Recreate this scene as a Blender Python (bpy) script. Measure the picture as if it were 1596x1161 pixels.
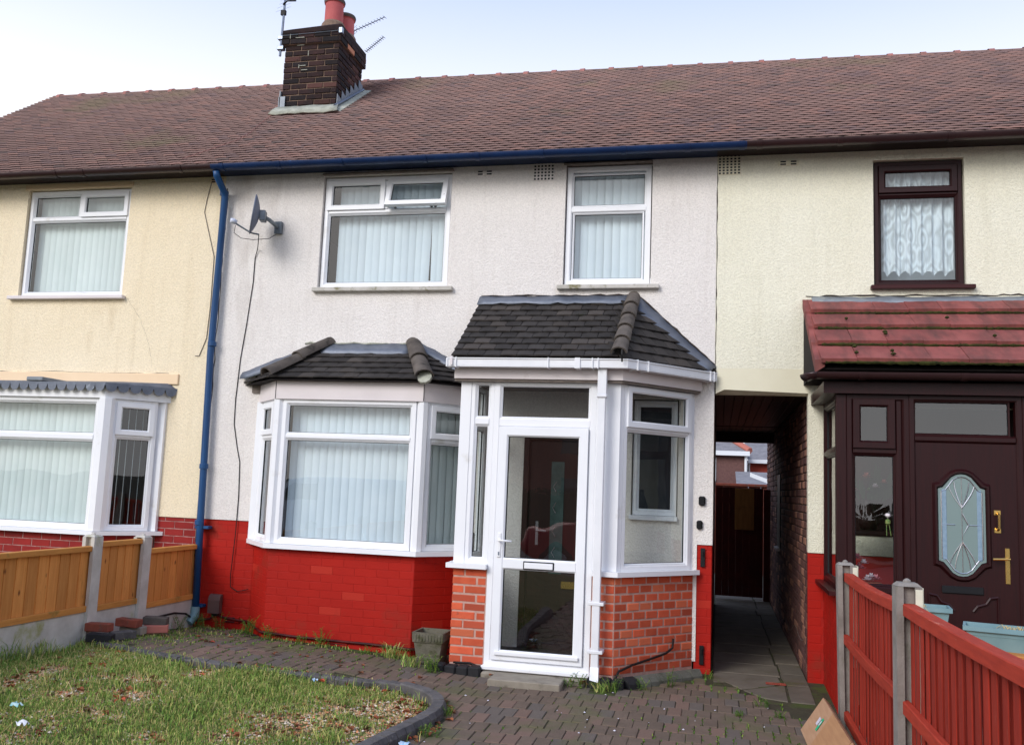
import bpy, math, random
import numpy as np
from mathutils import Matrix, Vector
R = random.Random(7)
NR = np.random.default_rng(7)
for o in list(bpy.data.objects): bpy.data.objects.remove(o)
SC = bpy.context.scene
COL = SC.collection
# ------------------------------------------------------------------ camera, sky, sun, exposure
cam = bpy.data.objects.new('camera', bpy.data.cameras.new('camera')); COL.objects.link(cam)
_f = Vector((-0.2220140641, 0.9671649117, 0.1237003998)); _r = Vector((0.9749729450, 0.2186784335, 0.0400936300)); _u = Vector((-0.0117265425, -0.1295058928, 0.9915093101))
cam.matrix_world = Matrix(((_r.x, _u.x, -_f.x, 0.05408), (_r.y, _u.y, -_f.y, -8.7465), (_r.z, _u.z, -_f.z, 1.60337), (0, 0, 0, 1)))
cam.data.sensor_width = 36; cam.data.lens = 32.19; cam.data.clip_start = .1; cam.data.clip_end = 2000
SC.camera = cam
SUN_EL, SUN_AZ = math.radians(32), math.radians(-120)      # azimuth of the sun seen from above, 0 = +x... light from front left
wd = bpy.data.worlds.new('World'); SC.world = wd; wd.use_nodes = True
nt = wd.node_tree; nt.nodes.clear()
sky = nt.nodes.new('ShaderNodeTexSky'); sky.sky_type = 'NISHITA'; sky.sun_disc = False
sky.sun_elevation = SUN_EL; sky.sun_rotation = math.radians(90) - SUN_AZ; sky.dust_density = 3; sky.air_density = 1.0
bg1 = nt.nodes.new('ShaderNodeBackground'); bg1.inputs[1].default_value = .06
nt.links.new(sky.outputs[0], bg1.inputs[0])
tc = nt.nodes.new('ShaderNodeTexCoord'); sp = nt.nodes.new('ShaderNodeSeparateXYZ'); nt.links.new(tc.outputs['Generated'], sp.inputs[0])
rp = nt.nodes.new('ShaderNodeValToRGB')                      # thin even cloud: whitest at the horizon
rp.color_ramp.elements[0].position = .36; rp.color_ramp.elements[0].color = (.97, .985, 1.03, 1)
rp.color_ramp.elements[1].position = .54; rp.color_ramp.elements[1].color = (.45, .58, .93, 1)
nt.links.new(sp.outputs[2], rp.inputs[0])
bg2 = nt.nodes.new('ShaderNodeBackground'); bg2.inputs[1].default_value = .66
nt.links.new(rp.outputs[0], bg2.inputs[0])
mx = nt.nodes.new('ShaderNodeMixShader'); mx.inputs[0].default_value = .84
nt.links.new(bg1.outputs[0], mx.inputs[1]); nt.links.new(bg2.outputs[0], mx.inputs[2])
wo = nt.nodes.new('ShaderNodeOutputWorld'); nt.links.new(mx.outputs[0], wo.inputs[0])
sl = bpy.data.lights.new('sun', 'SUN'); sl.energy = 1.15; sl.angle = math.radians(28); sl.color = (1, .965, .92)
sun = bpy.data.objects.new('sun', sl); COL.objects.link(sun)
sdir = Vector((math.cos(SUN_AZ) * math.cos(SUN_EL), math.sin(SUN_AZ) * math.cos(SUN_EL), math.sin(SUN_EL)))
sun.rotation_euler = sdir.to_track_quat('Z', 'Y').to_euler(); sun.location = sdir * 40
SC.view_settings.view_transform = 'Standard'; SC.view_settings.look = 'None'
SC.view_settings.exposure = 0.98; SC.view_settings.gamma = 1; SC.view_settings.use_curve_mapping = False
SC.render.resolution_x, SC.render.resolution_y = 1024, 744

# ------------------------------------------------------------------ helpers
def L(*c):                                                   # sRGB 0-255 -> linear
    return tuple((v / 255 / 12.92 if v <= 10 else ((v / 255 + .055) / 1.055) ** 2.4) for v in c)
MATS = {}
def mat(name, c1, c2=None, scale=3.0, rough=.8, bump=None, rnd=0.0, spec=.3, c3=None, c3s=1.0, c3t=.6, c3w=.12, stretch=(1, 1, 1), rc=None, metal=0, knots=None, detail=5, c3stretch=(1, 1, 1), local=False, coat=0):
    """c1..c2 mixed by noise, c3 = blotches of wear with sharp-ish edges, rnd = per piece value spread, rc = colour some pieces take"""
    m = bpy.data.materials.new(name); m.use_nodes = True; n = m.node_tree; b = n.nodes['Principled BSDF']; k = n.links.new
    b.inputs['Roughness'].default_value = rough; b.inputs['Specular IOR Level'].default_value = spec; b.inputs['Metallic'].default_value = metal
    b.inputs['Coat Weight'].default_value = coat
    geo = n.nodes.new('ShaderNodeNewGeometry')
    pos = geo.outputs['Position']
    if local:
        tcn = n.nodes.new('ShaderNodeTexCoord'); pos = tcn.outputs['Object']
    def mapped(st):
        if st == (1, 1, 1): return pos
        mp = n.nodes.new('ShaderNodeMapping'); mp.inputs['Scale'].default_value = st; k(pos, mp.inputs[0]); return mp.outputs[0]
    def noise(sc, st=(1, 1, 1), det=detail, ro=.6):
        t = n.nodes.new('ShaderNodeTexNoise'); t.inputs['Scale'].default_value = sc; t.inputs['Detail'].default_value = det; t.inputs['Roughness'].default_value = ro
        k(mapped(st), t.inputs['Vector']); return t.outputs['Fac']
    def mixc(f, a, bcol):
        x = n.nodes.new('ShaderNodeMix'); x.data_type = 'RGBA'
        if isinstance(f, float): x.inputs[0].default_value = f
        else: k(f, x.inputs[0])
        for i, v in ((6, a), (7, bcol)):
            if isinstance(v, tuple): x.inputs[i].default_value = (*v[:3], 1)
            else: k(v, x.inputs[i])
        return x.outputs[2]
    def ramp(f, lo, hi):
        x = n.nodes.new('ShaderNodeMapRange'); x.inputs[1].default_value = lo; x.inputs[2].default_value = hi; k(f, x.inputs[0]); return x.outputs[0]
    col = c1
    if c2: col = mixc(ramp(noise(scale, stretch), .3, .7), c1, c2)
    rv = None
    if rnd or rc:
        oi = n.nodes.new('ShaderNodeObjectInfo'); ad = n.nodes.new('ShaderNodeMath'); ad.operation = 'ADD'
        k(oi.outputs['Random'], ad.inputs[0]); k(geo.outputs['Random Per Island'], ad.inputs[1])
        fr = n.nodes.new('ShaderNodeMath'); fr.operation = 'FRACT'; k(ad.outputs[0], fr.inputs[0]); rv = fr.outputs[0]
    if rc:
        for q, (cc, lo, hi) in enumerate(rc):
            m1 = n.nodes.new('ShaderNodeMath'); m1.operation = 'COMPARE'; m1.inputs[1].default_value = (lo + hi) / 2; m1.inputs[2].default_value = (hi - lo) / 2
            k(rv, m1.inputs[0]); ms = n.nodes.new('ShaderNodeMath'); ms.operation = 'MULTIPLY'; ms.inputs[1].default_value = .75; k(m1.outputs[0], ms.inputs[0])
            col = mixc(ms.outputs[0], col, cc)
    if rnd:
        sc = n.nodes.new('ShaderNodeMapRange'); sc.inputs[3].default_value = 1 - rnd; sc.inputs[4].default_value = 1 + rnd
        r2 = n.nodes.new('ShaderNodeMath'); r2.operation = 'MULTIPLY'; r2.inputs[1].default_value = 7.31; k(rv, r2.inputs[0])
        r3 = n.nodes.new('ShaderNodeMath'); r3.operation = 'FRACT'; k(r2.outputs[0], r3.inputs[0]); k(r3.outputs[0], sc.inputs[0])
        hs = n.nodes.new('ShaderNodeHueSaturation'); k(sc.outputs[0], hs.inputs['Value'])
        if isinstance(col, tuple): hs.inputs['Color'].default_value = (*col, 1)
        else: k(col, hs.inputs['Color'])
        col = hs.outputs[0]
    if knots:
        kv = n.nodes.new('ShaderNodeTexVoronoi'); kv.inputs['Scale'].default_value = 1; k(mapped(knots[1]), kv.inputs['Vector'])
        kr = n.nodes.new('ShaderNodeMapRange'); kr.inputs[1].default_value = knots[2]; kr.inputs[2].default_value = knots[2] * .35; k(kv.outputs['Distance'], kr.inputs[0]); col = mixc(kr.outputs[0], col, knots[0])
    if c3: col = mixc(ramp(noise(c3s, c3stretch, 6, .65), c3t, c3t + c3w), col, c3)
    if isinstance(col, tuple): b.inputs['Base Color'].default_value = (*col[:3], 1)
    else: k(col, b.inputs['Base Color'])
    if bump:
        last = None
        for (bs, st, dist) in bump:
            bp = n.nodes.new('ShaderNodeBump'); bp.inputs['Strength'].default_value = st; bp.inputs['Distance'].default_value = dist
            k(noise(bs, (1, 1, 1), 3, .6), bp.inputs['Height'])
            if last: k(last, bp.inputs['Normal'])
            last = bp.outputs[0]
        k(last, b.inputs['Normal'])
    MATS[name] = m
    return m
def pebbledash(name, c1, c2, dirt, ds=.7):
    m = mat(name, c1, c2, scale=1.1, rough=.95, spec=.1, bump=[(9, .12, .02)], c3=dirt, c3s=ds, c3t=.60, c3stretch=(1.6, 1, .5))
    n = m.node_tree; k = n.links.new; b = n.nodes['Principled BSDF']
    geo = [x for x in n.nodes if x.type == 'NEW_GEOMETRY'][0]
    vo = n.nodes.new('ShaderNodeTexVoronoi'); vo.inputs['Scale'].default_value = 70; k(geo.outputs['Position'], vo.inputs['Vector'])
    no = n.nodes.new('ShaderNodeTexNoise'); no.inputs['Scale'].default_value = 42; no.inputs['Detail'].default_value = 8; no.inputs['Roughness'].default_value = .78; k(geo.outputs['Position'], no.inputs['Vector'])
    ad = n.nodes.new('ShaderNodeMath'); ad.operation = 'MULTIPLY_ADD'; ad.inputs[1].default_value = .35; k(vo.outputs['Distance'], ad.inputs[0]); k(no.outputs['Fac'], ad.inputs[2])
    bp = n.nodes.new('ShaderNodeBump'); bp.inputs['Strength'].default_value = .85; bp.inputs['Distance'].default_value = .011; k(ad.outputs[0], bp.inputs['Height'])
    old = b.inputs['Normal'].links[0].from_socket; k(old, bp.inputs['Normal']); k(bp.outputs[0], b.inputs['Normal'])
    # rain streaks
    st = n.nodes.new('ShaderNodeTexNoise'); st.inputs['Scale'].default_value = 2.4; st.inputs['Detail'].default_value = 6; st.inputs['Roughness'].default_value = .7
    sm = n.nodes.new('ShaderNodeMapping'); sm.inputs['Scale'].default_value = (3.4, 1, .22); k(geo.outputs['Position'], sm.inputs[0]); k(sm.outputs[0], st.inputs['Vector'])
    sr = n.nodes.new('ShaderNodeMapRange'); sr.inputs[1].default_value = .52; sr.inputs[2].default_value = .74; sr.inputs[3].default_value = 0; sr.inputs[4].default_value = .42; k(st.outputs['Fac'], sr.inputs[0])
    sx = n.nodes.new('ShaderNodeMix'); sx.data_type = 'RGBA'; k(sr.outputs[0], sx.inputs[0]); k(b.inputs['Base Color'].links[0].from_socket, sx.inputs[6]); sx.inputs[7].default_value = (*dirt, 1); k(sx.outputs[2], b.inputs['Base Color'])
    # value mottling tied to the bump height, darker in the hollows
    mr = n.nodes.new('ShaderNodeMapRange'); mr.inputs[1].default_value = .38; mr.inputs[2].default_value = .78; mr.inputs[3].default_value = .85; mr.inputs[4].default_value = 1.05; k(ad.outputs[0], mr.inputs[0])
    hs = n.nodes.new('ShaderNodeHueSaturation'); k(mr.outputs[0], hs.inputs['Value']); k(b.inputs['Base Color'].links[0].from_socket, hs.inputs['Color']); k(hs.outputs[0], b.inputs['Base Color'])
    return m
def glassmat(name, tint, refl=1.45, rough=0.0, frost=0.0, wob=.0012):
    m = bpy.data.materials.new(name); m.use_nodes = True; n = m.node_tree; n.nodes.clear(); k = n.links.new
    t = n.nodes.new('ShaderNodeBsdfTransparent'); t.inputs[0].default_value = (*tint, 1)
    g = n.nodes.new('ShaderNodeBsdfGlossy'); g.inputs['Roughness'].default_value = rough
    f0 = ((refl - 1) / (refl + 1)) ** 2                          # Schlick reflectance, the same from both sides of the pane
    ge = n.nodes.new('ShaderNodeNewGeometry'); dt = n.nodes.new('ShaderNodeVectorMath'); dt.operation = 'DOT_PRODUCT'; k(ge.outputs['Normal'], dt.inputs[0]); k(ge.outputs['Incoming'], dt.inputs[1])
    ab = n.nodes.new('ShaderNodeMath'); ab.operation = 'ABSOLUTE'; k(dt.outputs['Value'], ab.inputs[0])
    om = n.nodes.new('ShaderNodeMath'); om.operation = 'SUBTRACT'; om.inputs[0].default_value = 1; k(ab.outputs[0], om.inputs[1])
    pw = n.nodes.new('ShaderNodeMath'); pw.operation = 'POWER'; pw.inputs[1].default_value = 5; k(om.outputs[0], pw.inputs[0])
    fr = n.nodes.new('ShaderNodeMath'); fr.operation = 'MULTIPLY_ADD'; fr.inputs[1].default_value = 1 - f0; fr.inputs[2].default_value = f0; k(pw.outputs[0], fr.inputs[0])
    no = n.nodes.new('ShaderNodeTexNoise'); no.inputs['Scale'].default_value = 2.2; no.inputs['Detail'].default_value = 1
    geo = n.nodes.new('ShaderNodeNewGeometry'); k(geo.outputs['Position'], no.inputs['Vector'])
    bp = n.nodes.new('ShaderNodeBump'); bp.inputs['Strength'].default_value = 1; bp.inputs['Distance'].default_value = wob; k(no.outputs['Fac'], bp.inputs['Height']); k(bp.outputs[0], g.inputs['Normal'])
    mixs = n.nodes.new('ShaderNodeMixShader'); k(fr.outputs[0], mixs.inputs[0]); 
    base = t.outputs[0]
    if frost:
        d = n.nodes.new('ShaderNodeBsdfDiffuse'); d.inputs[0].default_value = (*tint, 1); m2 = n.nodes.new('ShaderNodeMixShader'); m2.inputs[0].default_value = frost
        k(t.outputs[0], m2.inputs[1]); k(d.outputs[0], m2.inputs[2]); base = m2.outputs[0]
    k(base, mixs.inputs[1]); k(g.outputs[0], mixs.inputs[2])
    o = n.nodes.new('ShaderNodeOutputMaterial'); k(mixs.outputs[0], o.inputs[0]); MATS[name] = m
    return m

ROOTLOC = {}
def par(o, p):
    if p is not None:
        o.parent = p
        if p.name in ROOTLOC: o.matrix_parent_inverse = Matrix.Translation(-ROOTLOC[p.name])
def tag(o, label, cat, group=None):
    o['label'] = label; o['category'] = cat
    if group: o['group'] = group
    return o
def thing(name, loc, label, cat, group=None):
    o = bpy.data.objects.new(name, None); COL.objects.link(o); o.location = loc; o.empty_display_size = .1
    ROOTLOC[o.name] = Vector(loc)
    return tag(o, label, cat, group)
def link(name, me, m, parent=None, mw=None):
    o = bpy.data.objects.new(name, me); COL.objects.link(o)
    if m is not None and not me.materials: me.materials.append(m if not isinstance(m, str) else MATS[m])
    if mw is not None: o.matrix_basis = mw
    par(o, parent)
    return o
def kind(o, k): o['kind'] = k; return o
ID = Matrix.Identity(4)
class MB:
    def __init__(s): s.v = []; s.f = []
    def add(s, vs, fs, F=None):
        b = len(s.v)
        s.v += [tuple(F @ Vector(p)) for p in vs] if F is not None else [tuple(p) for p in vs]
        s.f += [tuple(i + b for i in f) for f in fs]
        return s
    def box(s, x0, x1, y0, y1, z0, z1, F=None):
        return s.add([(x0, y0, z0), (x1, y0, z0), (x1, y1, z0), (x0, y1, z0), (x0, y0, z1), (x1, y0, z1), (x1, y1, z1), (x0, y1, z1)],
              [(0, 3, 2, 1), (4, 5, 6, 7), (0, 1, 5, 4), (1, 2, 6, 5), (2, 3, 7, 6), (3, 0, 4, 7)], F)
    def bbox(s, x0, x1, y0, y1, z0, z1, c=.004, F=None):       # box with chamfered edges
        xs = (x0, x0 + c, x1 - c, x1); ys = (y0, y0 + c, y1 - c, y1); zs = (z0, z0 + c, z1 - c, z1)
        v = []; idx = {}
        for sx in (0, 1):
            for sy in (0, 1):
                for sz in (0, 1):
                    X, XI = (xs[0], xs[1]) if not sx else (xs[3], xs[2]); Y, YI = (ys[0], ys[1]) if not sy else (ys[3], ys[2]); Z, ZI = (zs[0], zs[1]) if not sz else (zs[3], zs[2])
                    for a, p in enumerate(((X, YI, ZI), (XI, Y, ZI), (XI, YI, Z))): idx[sx, sy, sz, a] = len(v); v.append(p)
        f = []
        I = lambda x, y, z, a: idx[x, y, z, a]
        for q in (0, 1):
            a = [I(q, 0, 0, 0), I(q, 1, 0, 0), I(q, 1, 1, 0), I(q, 0, 1, 0)]; f.append(tuple(a if q else a[::-1]))
            a = [I(0, q, 0, 1), I(1, q, 0, 1), I(1, q, 1, 1), I(0, q, 1, 1)]; f.append(tuple(a[::-1] if q else a))
            a = [I(0, 0, q, 2), I(1, 0, q, 2), I(1, 1, q, 2), I(0, 1, q, 2)]; f.append(tuple(a if q else a[::-1]))
        for p in (0, 1):
            for q in (0, 1):
                for (A, B, e) in (((0, p, q), (1, p, q), (1, 2)), ((p, 0, q), (p, 1, q), (0, 2)), ((p, q, 0), (p, q, 1), (0, 1))):
                    f.append((idx[(*A, e[0])], idx[(*B, e[0])], idx[(*B, e[1])], idx[(*A, e[1])]))
        for x in (0, 1):
            for y in (0, 1):
                for z in (0, 1): f.append((I(x, y, z, 0), I(x, y, z, 1), I(x, y, z, 2)))
        return s.add(v, f, F)
    def prism(s, poly, z0, z1, F=None):                        # polygon in local xy, extruded z0..z1
        n = len(poly); v = [(x, y, z0) for x, y in poly] + [(x, y, z1) for x, y in poly]
        return s.add(v, [tuple(range(n))[::-1], tuple(range(n, 2 * n))] + [(i, (i + 1) % n, n + (i + 1) % n, n + i) for i in range(n)], F)
    def loft(s, rings, closed=True, cap=True):
        n = len(rings[0]); v = [p for r in rings for p in r]; f = []
        for a in range(len(rings) - 1):
            for i in range(n if closed else n - 1):
                j = (i + 1) % n; f.append((a * n + i, a * n + j, (a + 1) * n + j, (a + 1) * n + i))
        if cap and closed: f += [tuple(range(n))[::-1], tuple(range((len(rings) - 1) * n, len(rings) * n))]
        return s.add(v, f)
    def tube(s, pts, r, n=8, cap=True):
        pts = [Vector(p) for p in pts]; rings = []; up = None
        for i, p in enumerate(pts):
            t = (pts[min(i + 1, len(pts) - 1)] - pts[max(i - 1, 0)]).normalized()
            if up is None: up = Vector((0, 0, 1)) if abs(t.z) < .9 else Vector((0, 1, 0))
            a = t.cross(up).normalized(); b = a.cross(t).normalized(); up = b
            rr = r[i] if isinstance(r, (list, tuple)) else r
            rings.append([tuple(p + (a * math.cos(2 * math.pi * q / n) + b * math.sin(2 * math.pi * q / n)) * rr) for q in range(n)])
        return s.loft(rings, True, cap)
    def lathe(s, prof, c, n=24, F=None):
        rings = [[(c[0] + r * math.cos(2 * math.pi * q / n), c[1] + r * math.sin(2 * math.pi * q / n), c[2] + z) for q in range(n)] for r, z in prof]
        if F is not None: rings = [[tuple(F @ Vector(p)) for p in r] for r in rings]
        return s.loft(rings)
    def ring(s, F, u0, u1, v0, v1, w, yb, yf, ch=.008):        # mitred frame, front face at y=yf (outwards is -y)
        pr = [(0, yb), (0, yf + .003), (.003, yf), (w - ch, yf), (w, yf + ch), (w, yb)]
        vs = []
        for o, y in pr: vs += [(u0 + o, y, v0 + o), (u1 - o, y, v0 + o), (u1 - o, y, v1 - o), (u0 + o, y, v1 - o)]
        f = [(a * 4 + i, (a + 1) * 4 + i, (a + 1) * 4 + (i + 1) % 4, a * 4 + (i + 1) % 4) for a in range(5) for i in range(4)]
        f += [(5 * 4 + i, i, (i + 1) % 4, 5 * 4 + (i + 1) % 4) for i in range(4)]
        return s.add(vs, [q[::-1] for q in f], F)
    def bar(s, F, u0, u1, v0, v1, yb, yf, ch=.008, vert=False):
        if vert: pr = [(u0, yb), (u0, yf + ch), (u0 + ch, yf), (u1 - ch, yf), (u1, yf + ch), (u1, yb)]; A = [(x, y, v0) for x, y in pr]; B = [(x, y, v1) for x, y in pr]
        else: pr = [(v0, yb), (v0, yf + ch), (v0 + ch, yf), (v1 - ch, yf), (v1, yf + ch), (v1, yb)]; A = [(u0, y, z) for z, y in pr]; B = [(u1, y, z) for z, y in pr]
        return s.add(A + B, [tuple(range(6)), tuple(range(6, 12))[::-1]] + [(i, 6 + i, 6 + (i + 1) % 6, (i + 1) % 6) for i in range(6)], F)
    def mesh(s, name):
        me = bpy.data.meshes.new(name); me.from_pydata(s.v, [], s.f); me.update(); return me
    def build(s, name, m, parent=None, smooth=False):
        me = s.mesh(name)
        if smooth: me.shade_smooth()
        return link(name, me, m, parent)
def smooth_angle(o, deg=35):
    me = o.data; me.shade_smooth()
    try: me.set_sharp_from_angle(angle=math.radians(deg))
    except Exception: pass
    return o
def seg(P, Q, z=0):                                            # frame along a wall from P to Q (left to right seen from outside)
    d = Vector((Q[0] - P[0], Q[1] - P[1], 0)); l = d.length; d.normalize()
    return Matrix(((d.x, -d.y, 0, P[0]), (d.y, d.x, 0, P[1]), (0, 0, 1, z), (0, 0, 0, 1))), l
MESHES = {}
def brickmesh(l, h, d=.06, c=.005, m=''):
    key = ('b', round(l, 3), round(h, 3), d, m)
    if key not in MESHES:
        b = MB(); x = l / 2; z = h / 2; j = .0015                # open back, chamfered front, slightly uneven
        rr = random.Random(len(MESHES))
        vs = [(-x, d, -z), (x, d, -z), (x, d, z), (-x, d, z), (-x, c, -z), (x, c, -z), (x, c, z), (-x, c, z), (-x + c, 0, -z + c), (x - c, 0, -z + c), (x - c, 0, z - c), (-x + c, 0, z - c)]
        vs = [(a + rr.uniform(-j, j), y, e + rr.uniform(-j, j)) for a, y, e in vs]
        b.add(vs, [(8, 9, 10, 11)] + [(i, (i + 1) % 4, 4 + (i + 1) % 4, 4 + i) for i in range(4)] + [(4 + i, 4 + (i + 1) % 4, 8 + (i + 1) % 4, 8 + i) for i in range(4)])
        MESHES[key] = b.mesh('brick')
    return MESHES[key]
def tilemesh(w, ln, t=.013, camber=.004, m=''):
    key = ('t', round(w, 3), round(ln, 3), t, m)
    if key not in MESHES:
        n = 3; vs = []; fs = []
        for yy in (0, ln):
            for zz in (-t, 0):
                for i in range(n + 1):
                    u = i / n * 2 - 1; vs.append((u * w / 2, yy, zz + camber * (1 - u * u)))
        q = n + 1
        for i in range(n): fs += [(q + i, q + i + 1, 3 * q + i + 1, 3 * q + i), (i, i + 1, q + i + 1, q + i)]
        fs += [(0, q, 3 * q, 2 * q), (n, 2 * q + n, 3 * q + n, q + n)]
        MESHES[key] = MB().add(vs, fs).mesh('tile')
    return MESHES[key]
def joined(name, items, m, parent):                           # many pieces, one mesh
    V = []; Fs = []; b = 0
    cache = {}
    for me, mw in items:
        if me.name not in cache:
            a = np.empty(len(me.vertices) * 3); me.vertices.foreach_get('co', a); cache[me.name] = (a.reshape(-1, 3), [tuple(p.vertices) for p in me.polygons])
        v, f = cache[me.name]; M = np.array(mw)
        V.append(v @ M[:3, :3].T + M[:3, 3]); Fs += [tuple(i + b for i in q) for q in f]; b += len(v)
    if not V: return None
    me = bpy.data.meshes.new(name); me.from_pydata(np.concatenate(V).tolist(), [], Fs); me.update()
    o = link(name, me, m, parent); return kind(o, 'stuff')
def pieces(name, items, m, parent, limit=300, rest=None, key=None):
    if key: items = sorted(items, key=key)
    for me, mw in items[:limit]: link(name, me, m, parent, mw)
    if len(items) > limit: joined(rest or name + '_courses', items[limit:], m, parent)
def bricks(F, l, z0, z1, m, parent, row=.075, ln=.225, proud=.006, holes=(), u0=0, jit=.002, header_ends=False, first=0, j=.010, out=None, ch=.005):
    items = []; k = 0; z = z0
    while z < z1 - .012:
        h = min(row, z1 - z); off = (ln / 2 if (k + first) % 2 else 0)
        u = u0 - off
        while u < l - .02:
            a, b = max(u, u0), min(u + ln, l)
            if b - a > .03:
                zz = z + h / 2
                if not any(b > A + .01 and a < B - .01 and z + h > C + .01 and z < D - .01 for A, B, C, D in holes):
                    me = brickmesh(round((b - a - j) / .003) * .003, round((h - j) / .001) * .001, c=ch, m=m)
                    items.append((me, F @ Matrix.Translation(((a + b) / 2 + R.uniform(-.001, .001), -proud + R.uniform(-jit, jit), zz))))
            u += ln
        z += row; k += 1
    if out is not None: out += items; return items
    pieces('brick', items, m, parent)
    return items
def tiles(O, eu, es, n, S, ur, m, parent, w, gauge, t=.013, limit=300, jit=.002, key=None, off=0, half=True, nm='roof_tile', collect=False, cam_=.004, lift=1.25, wob=.012):
    """roof tiles on the plane O + u*eu + s*es; ur(s) gives the run of the course"""
    items = []; O = Vector(O); k = 0; s = 0
    tilt = math.asin(min(.5, t * lift / gauge)); e2 = es * math.cos(tilt) - n * math.sin(tilt); n2 = n * math.cos(tilt) + es * math.sin(tilt)
    while s < S - .02:
        a, b = ur(s); u = math.floor(a / w) * w - (w / 2 if half and (k + off) % 2 else 0)
        while u < b:
            x0, x1 = max(u, a), min(u + w, b)
            if x1 - x0 > .02:
                c = O + eu * ((x0 + x1) / 2) + es * (s + R.uniform(-jit, jit) * 2) + n * (t * 2.1 + R.uniform(-jit, jit))
                rz = R.uniform(-wob, wob); A = (eu * math.cos(rz) + e2 * math.sin(rz)); B = (e2 * math.cos(rz) - eu * math.sin(rz)); ry = R.uniform(-wob, wob); A2 = A * math.cos(ry) + n2 * math.sin(ry); N2 = n2 * math.cos(ry) - A * math.sin(ry)
                mw = Matrix(((A2.x, B.x, N2.x, c.x), (A2.y, B.y, N2.y, c.y), (A2.z, B.z, N2.z, c.z), (0, 0, 0, 1)))
                items.append((tilemesh(round((x1 - x0 - .003) / .005) * .005, min(gauge * 1.9, S - s + .05), t, cam_, m), mw))
            u += w
        s += gauge; k += 1
    if not collect: pieces(nm, items, m, parent, limit, nm + '_courses', key)
    return items
def holed(mb, F, u0, u1, v0, v1, holes, y=0, rev=.12):         # wall sheet with openings and reveals
    us = sorted({u0, u1, *[h[0] for h in holes], *[h[1] for h in holes]}); vs = sorted({v0, v1, *[h[2] for h in holes], *[h[3] for h in holes]})
    us = [u for u in us if u0 <= u <= u1]; vs = [v for v in vs if v0 <= v <= v1]
    for i in range(len(us) - 1):
        for j in range(len(vs) - 1):
            cu, cv = (us[i] + us[i + 1]) / 2, (vs[j] + vs[j + 1]) / 2
            if any(h[0] < cu < h[1] and h[2] < cv < h[3] for h in holes): continue
            mb.add([(us[i], y, vs[j]), (us[i + 1], y, vs[j]), (us[i + 1], y, vs[j + 1]), (us[i], y, vs[j + 1])], [(0, 1, 2, 3)], F)
    for a, b, c, d in holes:
        c = max(c, v0)
        mb.add([(a, y, c), (b, y, c), (b, y, d), (a, y, d), (a, y + rev, c), (b, y + rev, c), (b, y + rev, d), (a, y + rev, d)],
               [(1, 5, 6, 2), (2, 6, 7, 3), (3, 7, 4, 0)] + ([(0, 4, 5, 1)] if c > v0 else []), F)
    return mb
def smoothstep(t): t = min(1, max(0, t)); return t * t * (3 - 2 * t)
def G(x, y):                                                   # height of the front garden
    s = smoothstep((-1.6 - x) / 3.0); return .03 * max(-6, min(0, y)) * (1 - s) + s * (.05 + .13 * min(1, max(0, -y / 1.5)))
# ------------------------------------------------------------------ materials
pebbledash('render_white', L(237, 232, 227), L(229, 223, 218), L(206, 198, 191))
pebbledash('render_yellow', L(245, 231, 203), L(240, 224, 193), L(219, 200, 167))
pebbledash('render_cream', L(239, 236, 217), L(233, 229, 207), L(211, 206, 183))
mat('smooth_cream', L(232, 227, 203), L(222, 216, 190), 2, .8, bump=[(30, .2, .004)])
mat('smooth_yellow', L(240, 214, 180), L(232, 204, 168), 2, .85, bump=[(30, .2, .004)])
mat('red_paint', L(174, 30, 19), L(158, 25, 16), 1.3, .62, bump=[(140, .35, .0015), (18, .15, .003)], spec=.2, c3=L(146, 40, 28), c3s=1.7, c3t=.57, rnd=.022, rc=[(L(180, 48, 34), .02, .05)])
mat('red_paint_joint', L(170, 28, 17), L(156, 24, 15), 3, .7, bump=[(120, .4, .002)])
mat('red_left', L(150, 34, 30), L(128, 28, 28), 5, .7, bump=[(120, .4, .002)], rnd=.14)
mat('white_joint', L(190, 160, 155), L(140, 80, 76), 14, .9)
mat('brick_orange', L(208, 98, 66), L(192, 82, 54), 9, .85, bump=[(160, .5, .002)], rnd=.2, rc=[(L(176, 80, 58), .1, .28), (L(214, 116, 80), .55, .66)], c3=L(140, 74, 58), c3s=14, c3t=.62)
mat('brick_worn', L(152, 78, 60), L(118, 66, 54), 12, .9, bump=[(90, .7, .004)], c3=L(92, 82, 74), c3s=9, c3t=.56)
mat('mortar_pink', L(202, 164, 150), L(176, 140, 128), 20, .95, bump=[(150, .5, .002)])
mat('brick_chimney', L(58, 38, 36), L(36, 28, 30), 7, .9, bump=[(120, .6, .003)], rnd=.35, rc=[(L(88, 58, 52), .1, .22), (L(28, 26, 28), .5, .75), (L(190, 130, 100), .955, .97)], c3=L(30, 26, 26), c3s=9)
mat('mortar_dark', L(146, 122, 104), L(108, 90, 78), 12, .95)
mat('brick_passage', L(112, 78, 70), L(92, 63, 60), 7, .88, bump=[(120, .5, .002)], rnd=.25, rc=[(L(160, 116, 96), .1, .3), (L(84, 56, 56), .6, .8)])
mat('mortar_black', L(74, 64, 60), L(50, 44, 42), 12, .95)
mat('upvc', L(240, 241, 244), L(232, 234, 238), 1.5, .32, spec=.5, bump=[(3, .05, .002)], c3=L(214, 213, 210), c3s=2.5, c3t=.60)
mat('upvc_sash', L(240, 242, 246), L(232, 234, 238), 2, .3, spec=.5, c3=L(214, 213, 208), c3s=3.5, c3t=.66)
mat('upvc_dull', L(226, 218, 218), L(214, 206, 206), 2, .5, c3=L(190, 178, 174), c3s=3, c3t=.66)
mat('gasket', L(30, 34, 38), None, 1, .6)
mat('mahogany', L(46, 10, 12), L(34, 7, 9), 6, .42, spec=.32, stretch=(14, 14, .7), bump=[(60, .05, .001)])
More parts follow.
